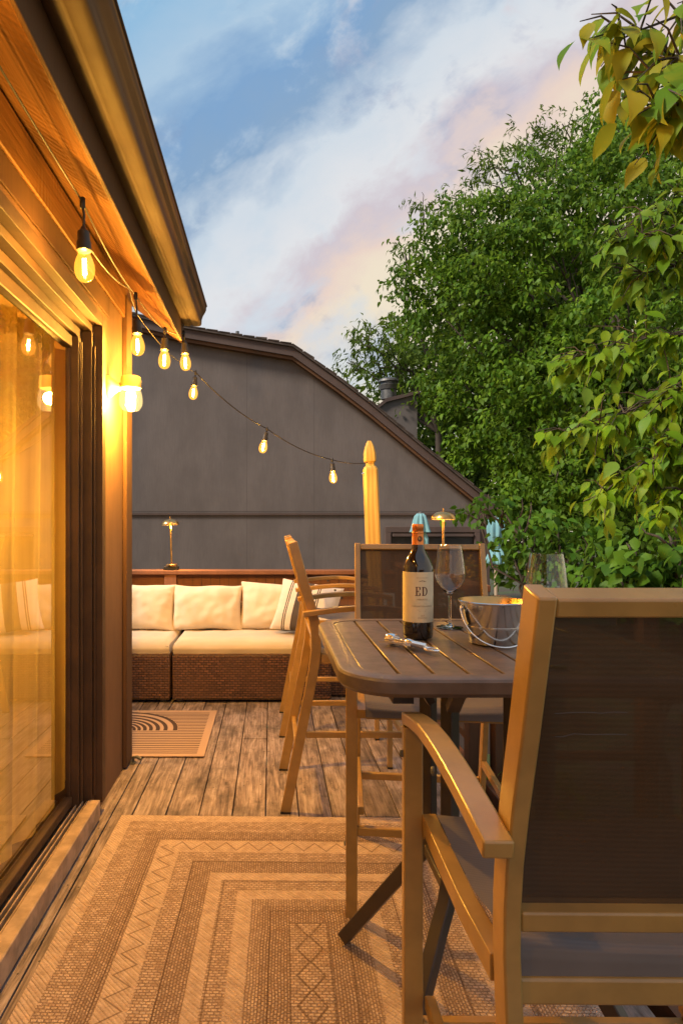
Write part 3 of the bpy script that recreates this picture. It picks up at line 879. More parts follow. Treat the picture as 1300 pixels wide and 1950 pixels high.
sofa_section(-1.80, -.697, 'wicker sofa section partly hidden behind the house corner, one back cushion showing', [(-1.52, .54, .355, 2, 1), (-.995, .53, .355, -2, 1)], 2)
sofa_section(-.683, .415, 'wicker sofa section in full view with two cream back cushions', [(-.487, .54, .345, 1, 0), (.05, .58, .365, -4, 2)], 5)
e = tag(empty('wicker_side_table', (.55, 4.75, 0)), 'low dark wicker side block at the right end of the sofa', 'side table')
b = MB(); b.box((-.128, -.25, .01), (.03, .25, .335)); b.build('wicker_body', MT['wicker'], e, bevel=.01)
b = MB(); b.box((-.13, -.255, .3355), (.032, .255, .35)); b.build('top_panel', MT['black'], e, bevel=.003)
b = pillow(.47, .40, .15, 77, .07, 40, .010)
b.build('striped_pillow', MT['stripe'], smooth=180)
o = bpy.data.objects['striped_pillow']
o.matrix_world = Matrix.Translation((.262, 4.60, .625)) @ Matrix.Rotation(R(-14), 4, 'Z') @ Matrix.Rotation(R(-26), 4, 'X') @ Matrix.Rotation(R(9), 4, 'Y')
tag(o, 'white throw pillow with one broad dark band and thin stripes on the sofa end', 'pillow')

# ------------------------------------------------------------------ rugs
def slab(cx, cy, w, h, t, rz, name, m, lift=.002, n=60, wav=.0):
    b = MB()
    def fn(u, v):
        x, y = (u - .5) * w, (v - .5) * h
        return (x, y, t + noise.noise(Vector((x * 2.2, y * 2.2, 4))) * wav)
    b.grid(fn, n, n)
    b.add([(-w / 2, -h / 2, 0), (w / 2, -h / 2, 0), (w / 2, h / 2, 0), (-w / 2, h / 2, 0), (-w / 2, -h / 2, t + .0005), (w / 2, -h / 2, t + .0005), (w / 2, h / 2, t + .0005), (-w / 2, h / 2, t + .0005)], [(0, 1, 5, 4), (1, 2, 6, 5), (2, 3, 7, 6), (3, 0, 4, 7)])
    o = b.build(name, m, fix=False); o.location = (cx, cy, lift); o.rotation_euler = (0, 0, rz)
    return o
tag(slab(.105, 1.50, 1.52, 2.30, .008, R(-1.2), 'area_rug', MT['rug'], .003, n=90, wav=.004), 'large tan woven rug with nested borders and zigzag bands', 'rug')
dm = MB(); dm.box((-.60, -.41, 0), (.566, .40, .006))
dm = dm.build('doormat', MT['doormat'], bevel=.002); dm.location = (-.92, 3.755, .004)
tag(dm, 'tan doormat printed with dark stripes and a half circle of arcs', 'doormat')
hb = tag(empty('door_holder', (-.715, 3.27, .002)), 'small grey metal door holder on the deck at the wall corner', 'door holder')
b = MB(); b.box((-.012, -.02, 0), (.012, .02, .004)); b.build('plate', MT['metalpipe'], hb); b = MB(); b.tube([(0, 0, .004), (0, 0, .028), (.02, -.004, .032), (.045, -.01, .022)], .008, 10); b.build('arm', MT['metalpipe'], hb, smooth=60)

# ------------------------------------------------------------------ chairs (bar height, local +y is where the sitter looks)
def make_chair(label):
    r = tag(empty('bar_chair'), label, 'chair', 'tan framed bar chairs with mesh seats')
    dy = -.35
    rear = [(.060, 0), (.118, .30), (.168, .55), (.184, .64), (.1915, .71), (.190, .77), (.182, .83), (.165, .90), (.135, 1.0), (.090, 1.165)]
    for s in (-1, 1):
        x = s * .236
        b = MB(); b.sweep([(x, y + dy, z + (.006 if i == 0 else 0)) for i, (y, z) in enumerate(rear)], .0215, .043, (1, 0, 0)); lg = b.build('leg', MT['tan'], r, bevel=.003)
        b = MB(); b.box((x - .012, .060 + dy - .022, .0), (x + .012, .060 + dy + .022, .008)); b.build('foot_cap', MT['black'], lg)
        xa = s * .2655
        b = MB(); b.sweep([(xa, .602 + dy, .006), (xa, .602 + dy, .853)], .036, .024, (1, 0, 0)); lg = b.build('leg', MT['tan'], r, bevel=.003)
        b = MB(); b.box((xa - .019, .589 + dy, 0), (xa + .019, .615 + dy, .008)); b.build('foot_cap', MT['black'], lg)
        arm = [(.134, .859), (.20, .869), (.27, .878), (.34, .884), (.41, .887), (.48, .885), (.55, .876), (.614, .864)]
        b = MB(); b.sweep([(xa, y + dy, z) for y, z in arm], .037, .0225, (1, 0, 0)); b.build('armrest', MT['tan'], r, bevel=.003)
        b = MB(); b.sweep([(x, .2135 + dy, .668), (x, .35 + dy, .660), (x, .50 + dy, .666), (x, .59 + dy, .672), (x, .625 + dy, .655)], .026, .034, (1, 0, 0))
        b.box((s * .2475 - .0012, .585 + dy, .645), (s * .2475 + .0012, .612 + dy, .672)); b.build('seat_rail', MT['tan'], r, bevel=.004)
        b = MB(); b.sweep([(x, .148 + dy, .338), (x, .589 + dy, .338)], .020, .026, (1, 0, 0)); b.build('side_stretcher', MT['tan'], r, bevel=.003)
        for yy, zz in ((.602, .24), (.602, .80), (.36, .862)):
            q = MB().lathe([(.007, 0), (.007, .003), (.004, .005)], (0, 0, 0), 10).xform(Matrix.Translation((s * (.2845 if zz < .86 else .284), yy + dy, zz)) @ Matrix.Rotation(R(90 * s), 4, 'Y')); q.build('bolt', MT['metalpipe'], r)
    b = MB(); b.sweep([(-.2245, .096 + dy, 1.144), (.2245, .096 + dy, 1.144)], .042, .020, (0, -.27, .96)); b.v = []; b.f = []; b.m = []
    b.sweep([(-.2245, .0955 + dy, 1.1515), (.2245, .0955 + dy, 1.1515)], .0385, .022, (0, .94, .24)); b.build('top_rail', MT['tan'], r, bevel=.003)
    b = MB(); b.sweep([(-.2245, .188 + dy, .752), (.2245, .188 + dy, .752)], .030, .026, (0, 1, .1)); b.build('back_rail', MT['tan'], r, bevel=.003)
    b = MB(); b.sweep([(-.2225, .205 + dy, .655), (.2225, .205 + dy, .655)], .034, .034, (0, 1, 0)); b.build('seat_frame', MT['tan'], r, bevel=.004)
    b = MB(); b.sweep([(-.2225, .60 + dy, .650), (.2225, .60 + dy, .650)], .022, .030, (0, 1, 0)); b.build('seat_frame', MT['tan'], r, bevel=.004)
    b = MB(); b.sweep([(-.2475, .602 + dy, .283), (.2475, .602 + dy, .283)], .020, .026, (0, 1, 0)); b.build('footrest', MT['tan'], r, bevel=.003)
    b = MB(); b.sweep([(-.225, .112 + dy, .262), (.225, .112 + dy, .262)], .020, .026, (0, 1, 0)); b.build('rear_stretcher', MT['tan'], r, bevel=.003)
    bk = [(.0985, 1.143), (.135, 1.0), (.166, .90), (.182, .83), (.190, .765)]
    def fb(u, v):
        t = v * 4; i = min(3, int(t)); q = t - i
        y = bk[i][0] * (1 - q) + bk[i + 1][0] * q; z = bk[i][1] * (1 - q) + bk[i + 1][1] * q
        return (-.2252 + .4504 * u, y + dy - .010 * math.sin(math.pi * u) * math.sin(math.pi * v), z)
    b = MB().grid(fb, 12, 16); b.build('back_sling', MT['sling'], r, smooth=180, fix=False)
    se = [(.192, .660), (.196, .700), (.215, .708), (.26, .694), (.36, .676), (.46, .676), (.55, .684), (.595, .684), (.625, .668), (.632, .645)]
    def fs(u, v):
        t = v * (len(se) - 1); i = min(len(se) - 2, int(t)); q = t - i
        y = se[i][0] * (1 - q) + se[i + 1][0] * q; z = se[i][1] * (1 - q) + se[i + 1][1] * q
        return (-.2225 + .445 * u, y + dy, z + .003 - .020 * math.sin(math.pi * u) * math.sin(math.pi * v))
    b = MB().grid(fs, 16, 27); b.build('seat_sling', MT['seatsling'], r, smooth=180, fix=False)
    return r
near = make_chair('nearest bar chair seen from behind, its back filling the right foreground')
near.location = (.531, .942, .011); near.rotation_euler = (0, 0, R(-.6))
far = copy_tree(near); far['label'] = 'bar chair across the table facing the camera behind the wine bottle'
far.location = (.545, 2.20, .0); far.rotation_euler = (0, 0, R(180 - 6.5))
ca = copy_tree(near); ca['label'] = 'bar chair seen in profile left of the table, nearer of the two'
ca.location = (.352, 2.945, 0); ca.rotation_euler = (0, 0, R(-90))
cb = copy_tree(near); cb['label'] = 'bar chair in profile beyond its twin, closer to the wicker sofa'
cb.location = (.362, 3.90, 0); cb.rotation_euler = (0, 0, R(-91))

# ------------------------------------------------------------------ table
TX0, TX1, TY0, TY1, TZ = .135, .895, 1.165, 1.905, .96
tb = tag(empty('bar_table', ((TX0 + TX1) / 2, (TY0 + TY1) / 2, .011)), 'dark brown slatted bar table with rounded corners', 'table')
W2, D2 = (TX1 - TX0) / 2, (TY1 - TY0) / 2
def rrect(w, h, r, n=10):
    out = []
    for cx, cy, a0 in ((w - r, h - r, 0), (-w + r, h - r, 90), (-w + r, -h + r, 180), (w - r, -h + r, 270)):
        for i in range(n + 1):
            a = R(a0 + 90 * i / n); out.append((cx + r * math.cos(a), cy + r * math.sin(a)))
    return out
b = MB(); z0, z1 = TZ - .011 - .036, TZ - .011
o1, i1 = rrect(W2, D2, .11), rrect(W2 - .042, D2 - .042, .072)
o0, om = rrect(W2 - .006, D2 - .006, .105), rrect(W2, D2, .11)
n = len(o1)
rings = [([(x, y, z0) for x, y in i1]), ([(x, y, z0) for x, y in o0]), ([(x, y, z0 + .008) for x, y in o1]), ([(x, y, z1 - .007) for x, y in o1]), ([(x, y, z1 - .002) for x, y in rrect(W2 - .003, D2 - .003, .108)]), ([(x, y, z1) for x, y in rrect(W2 - .008, D2 - .008, .104)]), ([(x, y, z1) for x, y in i1]), ([(x, y, z1 - .012) for x, y in i1]), ([(x, y, z0) for x, y in i1])]
vs = sum(rings, []); fs = []
for k in range(len(rings) - 1):
    for i in range(n): fs.append((k * n + i, k * n + (i + 1) % n, (k + 1) * n + (i + 1) % n, (k + 1) * n + i))
b.add(vs, fs); b.build('table_frame', MT['table'], tb, smooth=30)
b = MB(); pitch = .0682; iw = W2 - .043; ih = D2 - .043; rI = .071
nsl = int(round(2 * iw / pitch)); pitch = 2 * iw / nsl
for k in range(nsl):
    x0, x1 = -iw + k * pitch + .0028, -iw + (k + 1) * pitch - .0028
    if k == 0: x0 = -iw + .0012
    if k == nsl - 1: x1 = iw - .0012
    def yl(x):
        e = iw - abs(x)
        return ih if e >= rI else ih - rI + math.sqrt(max(0, rI * rI - (rI - e) ** 2))
    xs_ = [x0 + (x1 - x0) * i / 8 for i in range(9)]
    poly = [(x, -yl(x) + .0012) for x in xs_] + [(x, yl(x) - .0012) for x in reversed(xs_)]
    b.prism(poly, 'z', z1 - .020, z1 - .0012)
b.build('slat', MT['table'], tb, bevel=.0015, seg=1)
b = MB(); b.box((-W2 + .05, -.20, z0 - .026), (W2 - .05, -.16, z0 - .001)); b.box((-W2 + .05, .16, z0 - .026), (W2 - .05, .20, z0 - .001))
for s in (-1, 1): b.box((s * .26 - .02, -D2 + .05, z0 - .024), (s * .26 + .02, D2 - .05, z0 - .0275 + .0265))
b.build('cross_bar', MT['bronze'], tb)
px_, py_ = .108, .10
for sx in (-1, 1):
    for sy in (-1, 1):
        dirn = Vector((sx, sy, 0)).normalized(); side = Vector((-sy, sx, 0)).normalized()
        pts = [(sx * px_, sy * py_, z0 - .03), (sx * px_, sy * py_, .42), (sx * (px_ + .012), sy * (py_ + .012), .375), (sx * (px_ + .035), sy * (py_ + .038), .335), (sx * .30, sy * .32, .016)]
        b = MB(); b.sweep(pts, .030, .036, side); b.build('leg', MT['bronze'], tb, bevel=.003)
b = MB(); b.sweep([(-px_, -py_ + .019, .40), (-px_, py_ - .019, .40)], .03, .026, (1, 0, 0)); b.sweep([(px_, -py_ + .019, .40), (px_, py_ - .019, .40)], .03, .026, (1, 0, 0)); b.sweep([(-px_ + .019, 0, .40), (px_ - .019, 0, .40)], .03, .024, (0, 1, 0)); b.build('brace_ring', MT['bronze'], tb, bevel=.002)
b = MB()
for sx in (-1, 1):
    b.sweep([(sx * .125, 0, .80), (sx * .15, 0, .845), (sx * .20, 0, .872), (sx * .25, 0, z0 - .03)], .03, .02, (0, 1, 0))
    b.sweep([(sx * px_, sx * .12, .82), (sx * px_, sx * .16, .86), (sx * px_, sx * .19, z0 - .03)], .03, .02, (1, 0, 0))
b.build('gusset', MT['bronze'], tb, bevel=.002)

# ------------------------------------------------------------------ things on the table
def text_mesh(txt, size):
    cu_ = bpy.data.curves.new('lettering', 'FONT'); cu_.body = txt; cu_.size = size; cu_.align_x = 'CENTER'; cu_.align_y = 'CENTER'
    ob = bpy.data.objects.new('lettering', cu_); COL.objects.link(ob)
    me = bpy.data.meshes.new_from_object(ob.evaluated_get(bpy.context.evaluated_depsgraph_get()))
    vs = [tuple(v.co) for v in me.vertices]; fs_ = [tuple(p.vertices) for p in me.polygons]
    bpy.data.objects.remove(ob); bpy.data.curves.remove(cu_); bpy.data.meshes.remove(me)
    return vs, fs_
def wrap(vs, r, z, a0=0.0, sx=1.0):
    """wrap flat lettering round an upright cylinder, reading from -y"""
    return [(r * math.sin(a0 + v[0] * sx / r), -r * math.cos(a0 + v[0] * sx / r), z + v[1]) for v in vs]
TOP = TZ + .0005
bt = tag(empty('wine_bottle', (.369, 1.585, TOP), R(-8)), 'dark red wine bottle with cream label and copper neck foil', 'bottle')
rb = .0372
prof = [(.020, .006), (.030, .001), (.0345, .002), (.0368, .008), (rb, .02), (rb, .172), (.0365, .180), (.0335, .190), (.0285, .201), (.0220, .211), (.0172, .220), (.0150, .229), (.0142, .240), (.0138, .284)]
b = MB(); b.lathe(prof, (0, 0, 0), 48); b.build('glass_body', MT['bottle'], bt, smooth=50)
b = MB(); b.lathe([(.0149, .2305), (.0147, .2315), (.0141, .262), (.0146, .2625), (.0149, .264), (.0146, .2655), (.0141, .266), (.0140, .272), (.0143, .2725), (.0143, .283), (.0135, .2855), (.004, .286)], (0, 0, 0), 40, cap0=False); fo = b.build('neck_foil', MT['goldfoil'], bt, smooth=40)
b = MB()
N_ = 40; A = R(100)
b.grid(lambda u, v: ((rb + .0004) * math.sin((u - .5) * 2 * A), -(rb + .0004) * math.cos((u - .5) * 2 * A), .043 + v * .124), N_, 1)
lb = b.build('label', MT['paper'], bt, smooth=180, fix=False)
a0 = R(12)                                           # the print sits a little right of centre
b = MB(); rI_ = rb + .0008
def quads(rs_, mb, z, mi=0):
    for (xa, ya, xb, yb) in rs_:
        n_ = 5
        vs = [(xa + (xb - xa) * i / n_, yy) for yy in (ya, yb) for i in range(n_ + 1)]
        mb.add(wrap([(p[0], p[1], 0) for p in vs], rI_, z, a0), [(i, i + 1, n_ + 2 + i, n_ + 1 + i) for i in range(n_)], mi)
u = .001
E_ = [(-15, -9, -5, -8), (-14, 8, -5, 9), (-13, -8, -10.5, 8), (-6.5, -8.6, -4.2, -3.5), (-6.5, 3.2, -4.2, 8.6), (-10.5, -.6, -7.4, .6), (-8.4, -2.2, -7.4, 2.2)]
quads([tuple(c * 1.22 * u for c in q) for q in E_], b, .120)
D_ = [(-1.4, -9, 3.6, -8), (-1.4, 8, 3.6, 9), (0, -8, 2.8, 8)]
quads([tuple(c * 1.22 * u for c in q) for q in D_], b, .120)
arc = []
for i in range(13):
    t = R(-90 + 180 * i / 12); arc.append(((3.1 + 7.6 * math.cos(t)) * 1.22 * u, 9 * math.sin(t) * 1.22 * u)); 
arc2 = [((3.1 + 4.9 * math.cos(R(-90 + 15 * i))) * 1.22 * u, 7.9 * math.sin(R(-90 + 15 * i)) * 1.22 * u) for i in range(13)]
b.add(wrap([(p[0], p[1], 0) for p in arc + arc2], rI_, .120, a0), [(i, i + 1, 14 + i, 13 + i) for i in range(12)])
tree = [(-6, -1, -3.2, .2), (-5.4, .2, -4, 1.4), (3.2, -1, 6, .2), (4, .2, 5.4, 1.4), (-2.2, .8, 2.2, 1.8), (-.5, -2, .5, .8), (-9, -.9, -6.6, -.2), (6.6, -.9, 9, -.2)]
quads([tuple(c * 1.0 * u for c in q) for q in tree], b, .1450)
b.build('lettering', MT['ink'], lb, fix=False)
b = MB()
for txt, sz, z in (('VERSADO', .0052, .1000), ('CABERNET SAUVIGNON', .0044, .0830), ('2019', .0038, .0600), ('ARGENTINA', .0038, .0545), ('ESTATE VINEYARDS', .003, .1530)):
    vs, fs_ = text_mesh(txt, sz); b.add(wrap(vs, rI_, z, a0, 1.15), fs_)
quads([(-.013, -.0004, -.007, 0), (.007, -.0004, .013, 0), (-.009, -.004, -.005, -.0036), (.005, -.004, .009, -.0036)], b, .0745)
b.build('small_print', MT['paleink'], lb, fix=False)
b = MB(); rf = .0151
circ = [(.0068 * math.cos(R(15 * i)), .0068 * math.sin(R(15 * i))) for i in range(24)]
b.add(wrap([(0, 0, 0)] + [(p[0], p[1], 0) for p in circ], rf, .2485, R(16)), [(0, 1 + i, 1 + (i + 1) % 24) for i in range(24)])
em = b.build('score_badge', MT['ink'], fo, fix=False)
vs, fs_ = text_mesh('91.', .0092)
b = MB().add(wrap(vs, rf + .0003, .2487, R(16), .82), fs_); b.build('score_lettering', MT['goldink'], fo, fix=False)

def wine_glass(loc, label):
    r = tag(empty('wine_glass', loc), label, 'wine glass', 'empty stemmed wine glasses')
    out = [(.036, .0005), (.036, .0018), (.030, .0032), (.014, .0048), (.006, .008), (.0040, .014), (.0034, .03), (.0034, .075), (.0042, .088), (.008, .094), (.018, .102), (.030, .115), (.0385, .130), (.0412, .144), (.0405, .152), (.0375, .180), (.0335, .210), (.0308, .2275)]
    inn = [(.0302, .2275), (.0328, .210), (.0368, .180), (.0398, .152), (.0405, .144), (.0378, .131), (.029, .116), (.017, .1035), (.007, .098), (.0005, .0965)]
    b = MB(); b.lathe(out[:9], (0, 0, 0), 40); b.build('stem', MT['wineglass'], r, smooth=60)
    b = MB(); b.lathe(out[9:] + inn, (0, 0, 0), 48, cap0=False, cap1=False); b.build('bowl', MT['wineglass'], r, smooth=70)
wine_glass((.492, 1.735, TOP), 'empty wine glass standing between the bottle and the steel bucket')
wine_glass((.551, 1.262, TOP), 'empty wine glass near the table front, half hidden by the nearest chair')

bk = tag(empty('ice_bucket', (.534, 1.515, TOP)), 'polished steel ice bucket with a wire handle hanging down', 'bucket')
prof = [(.052, .0), (.056, .002), (.058, .010), (.0655, .040), (.067, .0405), (.0675, .0445), (.0665, .045), (.0795, .098), (.0825, .0995), (.083, .102), (.0815, .1035)]
b = MB(); b.lathe([(.0812, .1032), (.079, .1015), (.066, .046), (.0565, .012), (.052, .008), (.001, .0075)], (0, 0, 0), 56, cap0=False, cap1=False); b.build('inner_reflection', MT['brass'], bk, smooth=40)  # brass inside the steel pail stands in for reflected lamp glow
b = MB(); b.lathe(prof, (0, 0, 0), 56, cap1=False); b.build('pail', MT['steel'], bk, smooth=40)
b = MB(); hp = []
for i in range(25):
    t = i / 24; a = math.pi * t
    x = -.084 * math.cos(a); q = math.sin(a) ** .8
    hp.append((x, -.014 - .062 * q, .085 - .082 * q))
b.tube(hp, .0022, 8); b.build('handle', MT['chrome'], bk, smooth=60)
for s in (-1, 1):
    b = MB(); b.lathe([(.007, 0), (.007, .004), (.004, .006)], (0, 0, 0), 12); b.xform(Matrix.Translation((s * .077, -.012, .087)) @ Matrix.Rotation(R(90 * s), 4, 'Y')); b.build('ear', MT['chrome'], bk, smooth=30)

cs = tag(empty('corkscrew', (.316, 1.447, TOP), R(-58)), 'chrome winged corkscrew lying beside the wine bottle', 'corkscrew')
zc = .014
def along(prof, x0, seg=18):        # lathe turned to lie along +x
    return MB().lathe([(r_, z_) for r_, z_ in prof], (0, 0, 0), seg).xform(Matrix.Translation((x0, 0, zc)) @ Matrix.Rotation(R(90), 4, 'Y'))
along([(.012, -.078), (.0138, -.074), (.0138, -.050), (.012, -.047), (.0125, -.047)], 0).build('bell', MT['chrome'], cs, smooth=40)
b = MB()
for s in (-1, 1): b.sweep([(-.05, s * .0085, zc), (0.0, s * .0085, zc)], .004, .010, (0, 1, 0))
q = along([(.009, -.006), (.010, -.002), (.010, .010), (.008, .016)], 0); b.add(q.v, q.f); b.build('yoke', MT['chrome'], cs, smooth=40)
pr = [(.0045, .0)]
for i in range(9): pr += [(.0075, .004 + i * .005), (.0045, .0065 + i * .005)]
b = along(pr, .014); q = MB(); hp = [(-.045 + i * .0012, .0035 * math.cos(i * .9), zc + .0035 * math.sin(i * .9)) for i in range(40)]; b.tube(hp, .0014, 6); b.build('screw_shaft', MT['chrome'], cs, smooth=30)
b = MB(); ring = [(.080 + .021 * math.cos(R(20 * i)) , .0125 * math.sin(R(20 * i)), zc - .004) for i in range(18)]; b.tube(ring, .0032, 8, closed=True); b.build('opener_ring', MT['chrome'], cs, smooth=60)
for s in (-1, 1):
    b = MB(); b.sweep([(.004, s * .016, zc - .001), (-.02, s * .022, zc - .001), (-.055, s * .027, zc - .003), (-.078, s * .027, zc - .006)], [.007, .006, .007, .013], [.006, .005, .005, .003], (0, 1, 0))
    ge = []
    for i in range(28): rr_ = .0115 if i % 2 else .0085; ge.append((.008 + rr_ * math.cos(2 * math.pi * i / 28), s * .016 + rr_ * math.sin(2 * math.pi * i / 28)))
    b.prism(ge, 'z', zc - .004, zc + .003)
    b.build('lever', MT['chrome'], cs, smooth=30)

cs.scale = (.88, .95, .95)
# ------------------------------------------------------------------ foliage
def leaf_mesh(rg, pos, dirs, nrm, L, W, shape='ovate'):
    """many leaves in one mesh; every leaf is its own island"""
    n = len(pos)
    side = np.cross(dirs, nrm); side /= np.linalg.norm(side, axis=1)[:, None] + 1e-9
    nrm = np.cross(side, dirs)
    if shape == 'ovate':
        rows = [(.0, 0, 0), (.30, .5, .02), (.68, .36, -.05), (1.0, 0, -.22)]
        pts = [(0, 0, 0), (.30, -.5, .05), (.30, 0, -.02), (.30, .5, .05), (.68, -.36, -.03), (.68, 0, -.09), (.68, .36, -.03), (1.0, 0, -.24)]
        fc = [(0, 2, 1), (0, 3, 2), (1, 2, 5, 4), (2, 3, 6, 5), (4, 5, 7), (5, 6, 7)]
    elif shape == 'fine':
        prof_ = ((.0, 0, 0), (.12, .30, .02), (.30, .50, .035), (.50, .47, .02), (.70, .31, -.03), (.86, .13, -.10))
        pts = [(0, 0, 0)]; fc = []
        for i, (t, w_, h) in enumerate(prof_[1:]):
            pts += [(t, -w_, h + .022), (t, 0, h - .028), (t, w_, h + .022)]
        pts.append((1.0, 0, -.22))
        fc = [(0, 2, 1), (0, 3, 2)]
        for i in range(4):
            a_ = 1 + i * 3; fc += [(a_, a_ + 1, a_ + 4, a_ + 3), (a_ + 1, a_ + 2, a_ + 5, a_ + 4)]
        fc += [(13, 14, 16), (14, 15, 16)]
    else:
        pts = [(0, 0, 0), (.42, -.5, .04), (.42, .5, .04), (1.0, 0, -.14)]
        fc = [(0, 2, 1), (1, 2, 3)]
    k = len(pts)
    V = np.empty((n, k, 3)); curl = rg.uniform(.2, 2.2, (n, 1)); crv = rg.normal(size=(n, 1)) * .12
    Lc = L[:, None]; Wc = W[:, None]
    for i, (t, s_, h) in enumerate(pts):
        V[:, i] = pos + dirs * Lc * t + side * (Wc * s_ + Lc * crv * t * t) + nrm * Lc * (h - (curl - 1) * .22 * t * t)
    V = V.reshape(-1, 3)
    loops = []; starts = []; tot = []
    base = (np.arange(n) * k)[:, None]
    idx = np.concatenate([np.array(f) for f in fc])[None, :] + base
    cnt = np.array([len(f) for f in fc])
    totals = np.tile(cnt, n); st = np.concatenate([[0], np.cumsum(totals)[:-1]])
    me = bpy.data.meshes.new('foliage')
    me.vertices.add(len(V)); me.vertices.foreach_set('co', V.ravel())
    me.loops.add(idx.size); me.loops.foreach_set('vertex_index', idx.ravel().astype(np.int32))
    me.polygons.add(len(totals)); me.polygons.foreach_set('loop_start', st.astype(np.int32)); me.polygons.foreach_set('loop_total', totals.astype(np.int32))
    me.polygons.foreach_set('use_smooth', np.ones(len(totals), bool))
    me.update(calc_edges=True); me.validate()
    return me
def norm(a): return a / (np.linalg.norm(a, axis=-1, keepdims=True) + 1e-9)
def sprays(rg, cent, rad, nsp, per, L, spread=.32, droop=.55, aspect=.55, shell=.45, flat=.8):
    """sprays of leaves in an ellipsoid; returns arrays"""
    u = norm(rg.normal(size=(nsp, 3))); r = rg.random(nsp) ** shell
    o = cent + u * r[:, None] * rad
    ax = norm((u * np.array([1, 1, .5]) + rg.normal(size=(nsp, 3)) * .5) * np.array([1, 1, .45]) + np.array([0, 0, -.12]))
    t = rg.random((nsp, per))
    pos = o[:, None, :] + ax[:, None, :] * (t * spread)[:, :, None] + rg.normal(size=(nsp, per, 3)) * spread * .16
    pos[:, :, 2] -= (t ** 2) * spread * .35
    dr = norm(ax[:, None, :] * .6 + rg.normal(size=(nsp, per, 3)) * .55 + np.array([0, 0, -droop]))
    up = norm(np.array([0, 0, 1.0]) * flat + rg.normal(size=(nsp, per, 3)) * .45 + u[:, None, :] * .5)
    pos = pos.reshape(-1, 3); dr = dr.reshape(-1, 3); up = up.reshape(-1, 3)
    Ls = L * rg.uniform(.6, 1.2, len(pos)); return pos, dr, up, Ls, Ls * aspect * rg.uniform(.8, 1.15, len(pos))
def cat(ls): return [np.concatenate(x) for x in zip(*ls)]
def limb(b, a, c, r0, r1, rg, n=7, wob=.06):
    a, c = Vector(a), Vector(c); L = (c - a).length
    pts = []
    for i in range(n):
        t = i / (n - 1); p = a.lerp(c, t)
        if 0 < i < n - 1: p += Vector(rg.normal(size=3)) * wob * L * .5
        p.z += math.sin(t * math.pi) * L * .06
        pts.append(p)
    b.tube(pts, [r0 + (r1 - r0) * i / (n - 1) for i in range(n)], 7)
    return pts
def crown_tree(name, label, base, split, clumps, mat_, L, seed, dens, per=9, droop=.55, aspect=.55, spread=.34, shape='ovate', r0=.16, cat_='tree', group=None, shell=.42, pads=0):
    """clumps: (px, py, Z, r_px)"""
    rg = np.random.default_rng(seed)
    r = tag(empty(name, base), label, cat_, group)
    bv = Vector(base); parts = []
    b = MB(); sp = Vector(split)
    limb(b, (0, 0, 0), sp - bv, r0, r0 * .62, rg, 8, .03)
    b.build('trunk', MT['bark'], r, smooth=60)
    b = MB()
    for px, py, Z, rp in clumps:
        c = P(px, py, Z); rad = rp * Z / F
        limb(b, sp - bv, c - bv, r0 * .30, .012, rg, 7, .06)
        for q in range(3):
            e = Vector(rg.normal(size=3)).normalized() * rad * .8; limb(b, c - bv - (c - sp) * .12, c + e - bv, .016, .005, rg, 5, .1)
        nsp = max(6, int(dens * (rad / .8) ** 2))
        if pads:
            for q in range(pads):
                uu = norm(rg.normal(size=3)); pc = np.array(c - bv) + uu * rg.random() ** .33 * rad * np.array([1, 1, .95])
                pr_ = rad * rg.uniform(.17, .31)
                parts.append(sprays(rg, pc, np.array([pr_ * 1.4, pr_ * 1.4, pr_ * .38]), max(3, int(nsp / pads * rg.uniform(.7, 1.3))), per, L, spread, droop, aspect, .6, 1.1))
        else:
            parts.append(sprays(rg, np.array(c - bv), np.array([rad, rad * 1.05, rad * .92]), nsp, per, L, spread, droop, aspect, shell))
    b.build('branches', MT['bark'], r, smooth=60)
    a = cat(parts)
    me = leaf_mesh(rg, *a, shape=shape); me.materials.append(mat_)
    o = bpy.data.objects.new('crown', me); COL.objects.link(o); o.parent = r
    return r, len(a[0])
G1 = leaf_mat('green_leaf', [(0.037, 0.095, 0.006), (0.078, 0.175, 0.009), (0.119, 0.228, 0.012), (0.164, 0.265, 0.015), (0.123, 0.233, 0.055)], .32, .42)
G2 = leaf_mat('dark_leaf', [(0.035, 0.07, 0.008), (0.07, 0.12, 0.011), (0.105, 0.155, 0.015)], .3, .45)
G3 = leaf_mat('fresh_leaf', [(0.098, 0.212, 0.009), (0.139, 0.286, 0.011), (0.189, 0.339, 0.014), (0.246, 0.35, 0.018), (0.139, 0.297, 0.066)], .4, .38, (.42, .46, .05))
G4 = leaf_mat('yellow_leaf', [(0.07, 0.17, 0.012), (0.1, 0.22, 0.014), (0.16, 0.26, 0.016), (0.26, 0.27, 0.016), (0.34, 0.26, 0.014)], .42, .4, (.5, .42, .04))
G5 = leaf_mat('shrub_leaf', [(0.033, 0.095, 0.008), (0.066, 0.159, 0.011), (0.098, 0.201, 0.017)], .3, .4)
counts = []
main = [(1170, 240, 12.5, 80), (1265, 230, 12.5, 90), (1340, 300, 12, 110), (1285, 360, 11.5, 100), (1300, 500, 11, 100), (1190, 300, 11.5, 100), (1060, 360, 11.5, 105), (950, 400, 11.5, 95), (865, 450, 11.8, 80), (815, 520, 12, 66), (930, 520, 11.2, 105), (1070, 490, 10.8, 120), (1210, 450, 10.6, 120), (850, 610, 12, 85), (960, 640, 11.2, 105), (1090, 620, 10.5, 120), (1230, 600, 10, 120), (860, 720, 12, 75), (930, 770, 11.6, 95), (1050, 760, 10.4, 115), (1180, 750, 10, 120), (1290, 720, 10, 90), (900, 830, 12, 55), (960, 880, 11.5, 80), (1060, 880, 10.2, 100), (1180, 890, 9.8, 110), (1280, 880, 9.6, 90), (1000, 960, 10.8, 70), (1100, 980, 10, 90), (1220, 990, 9.6, 100)]
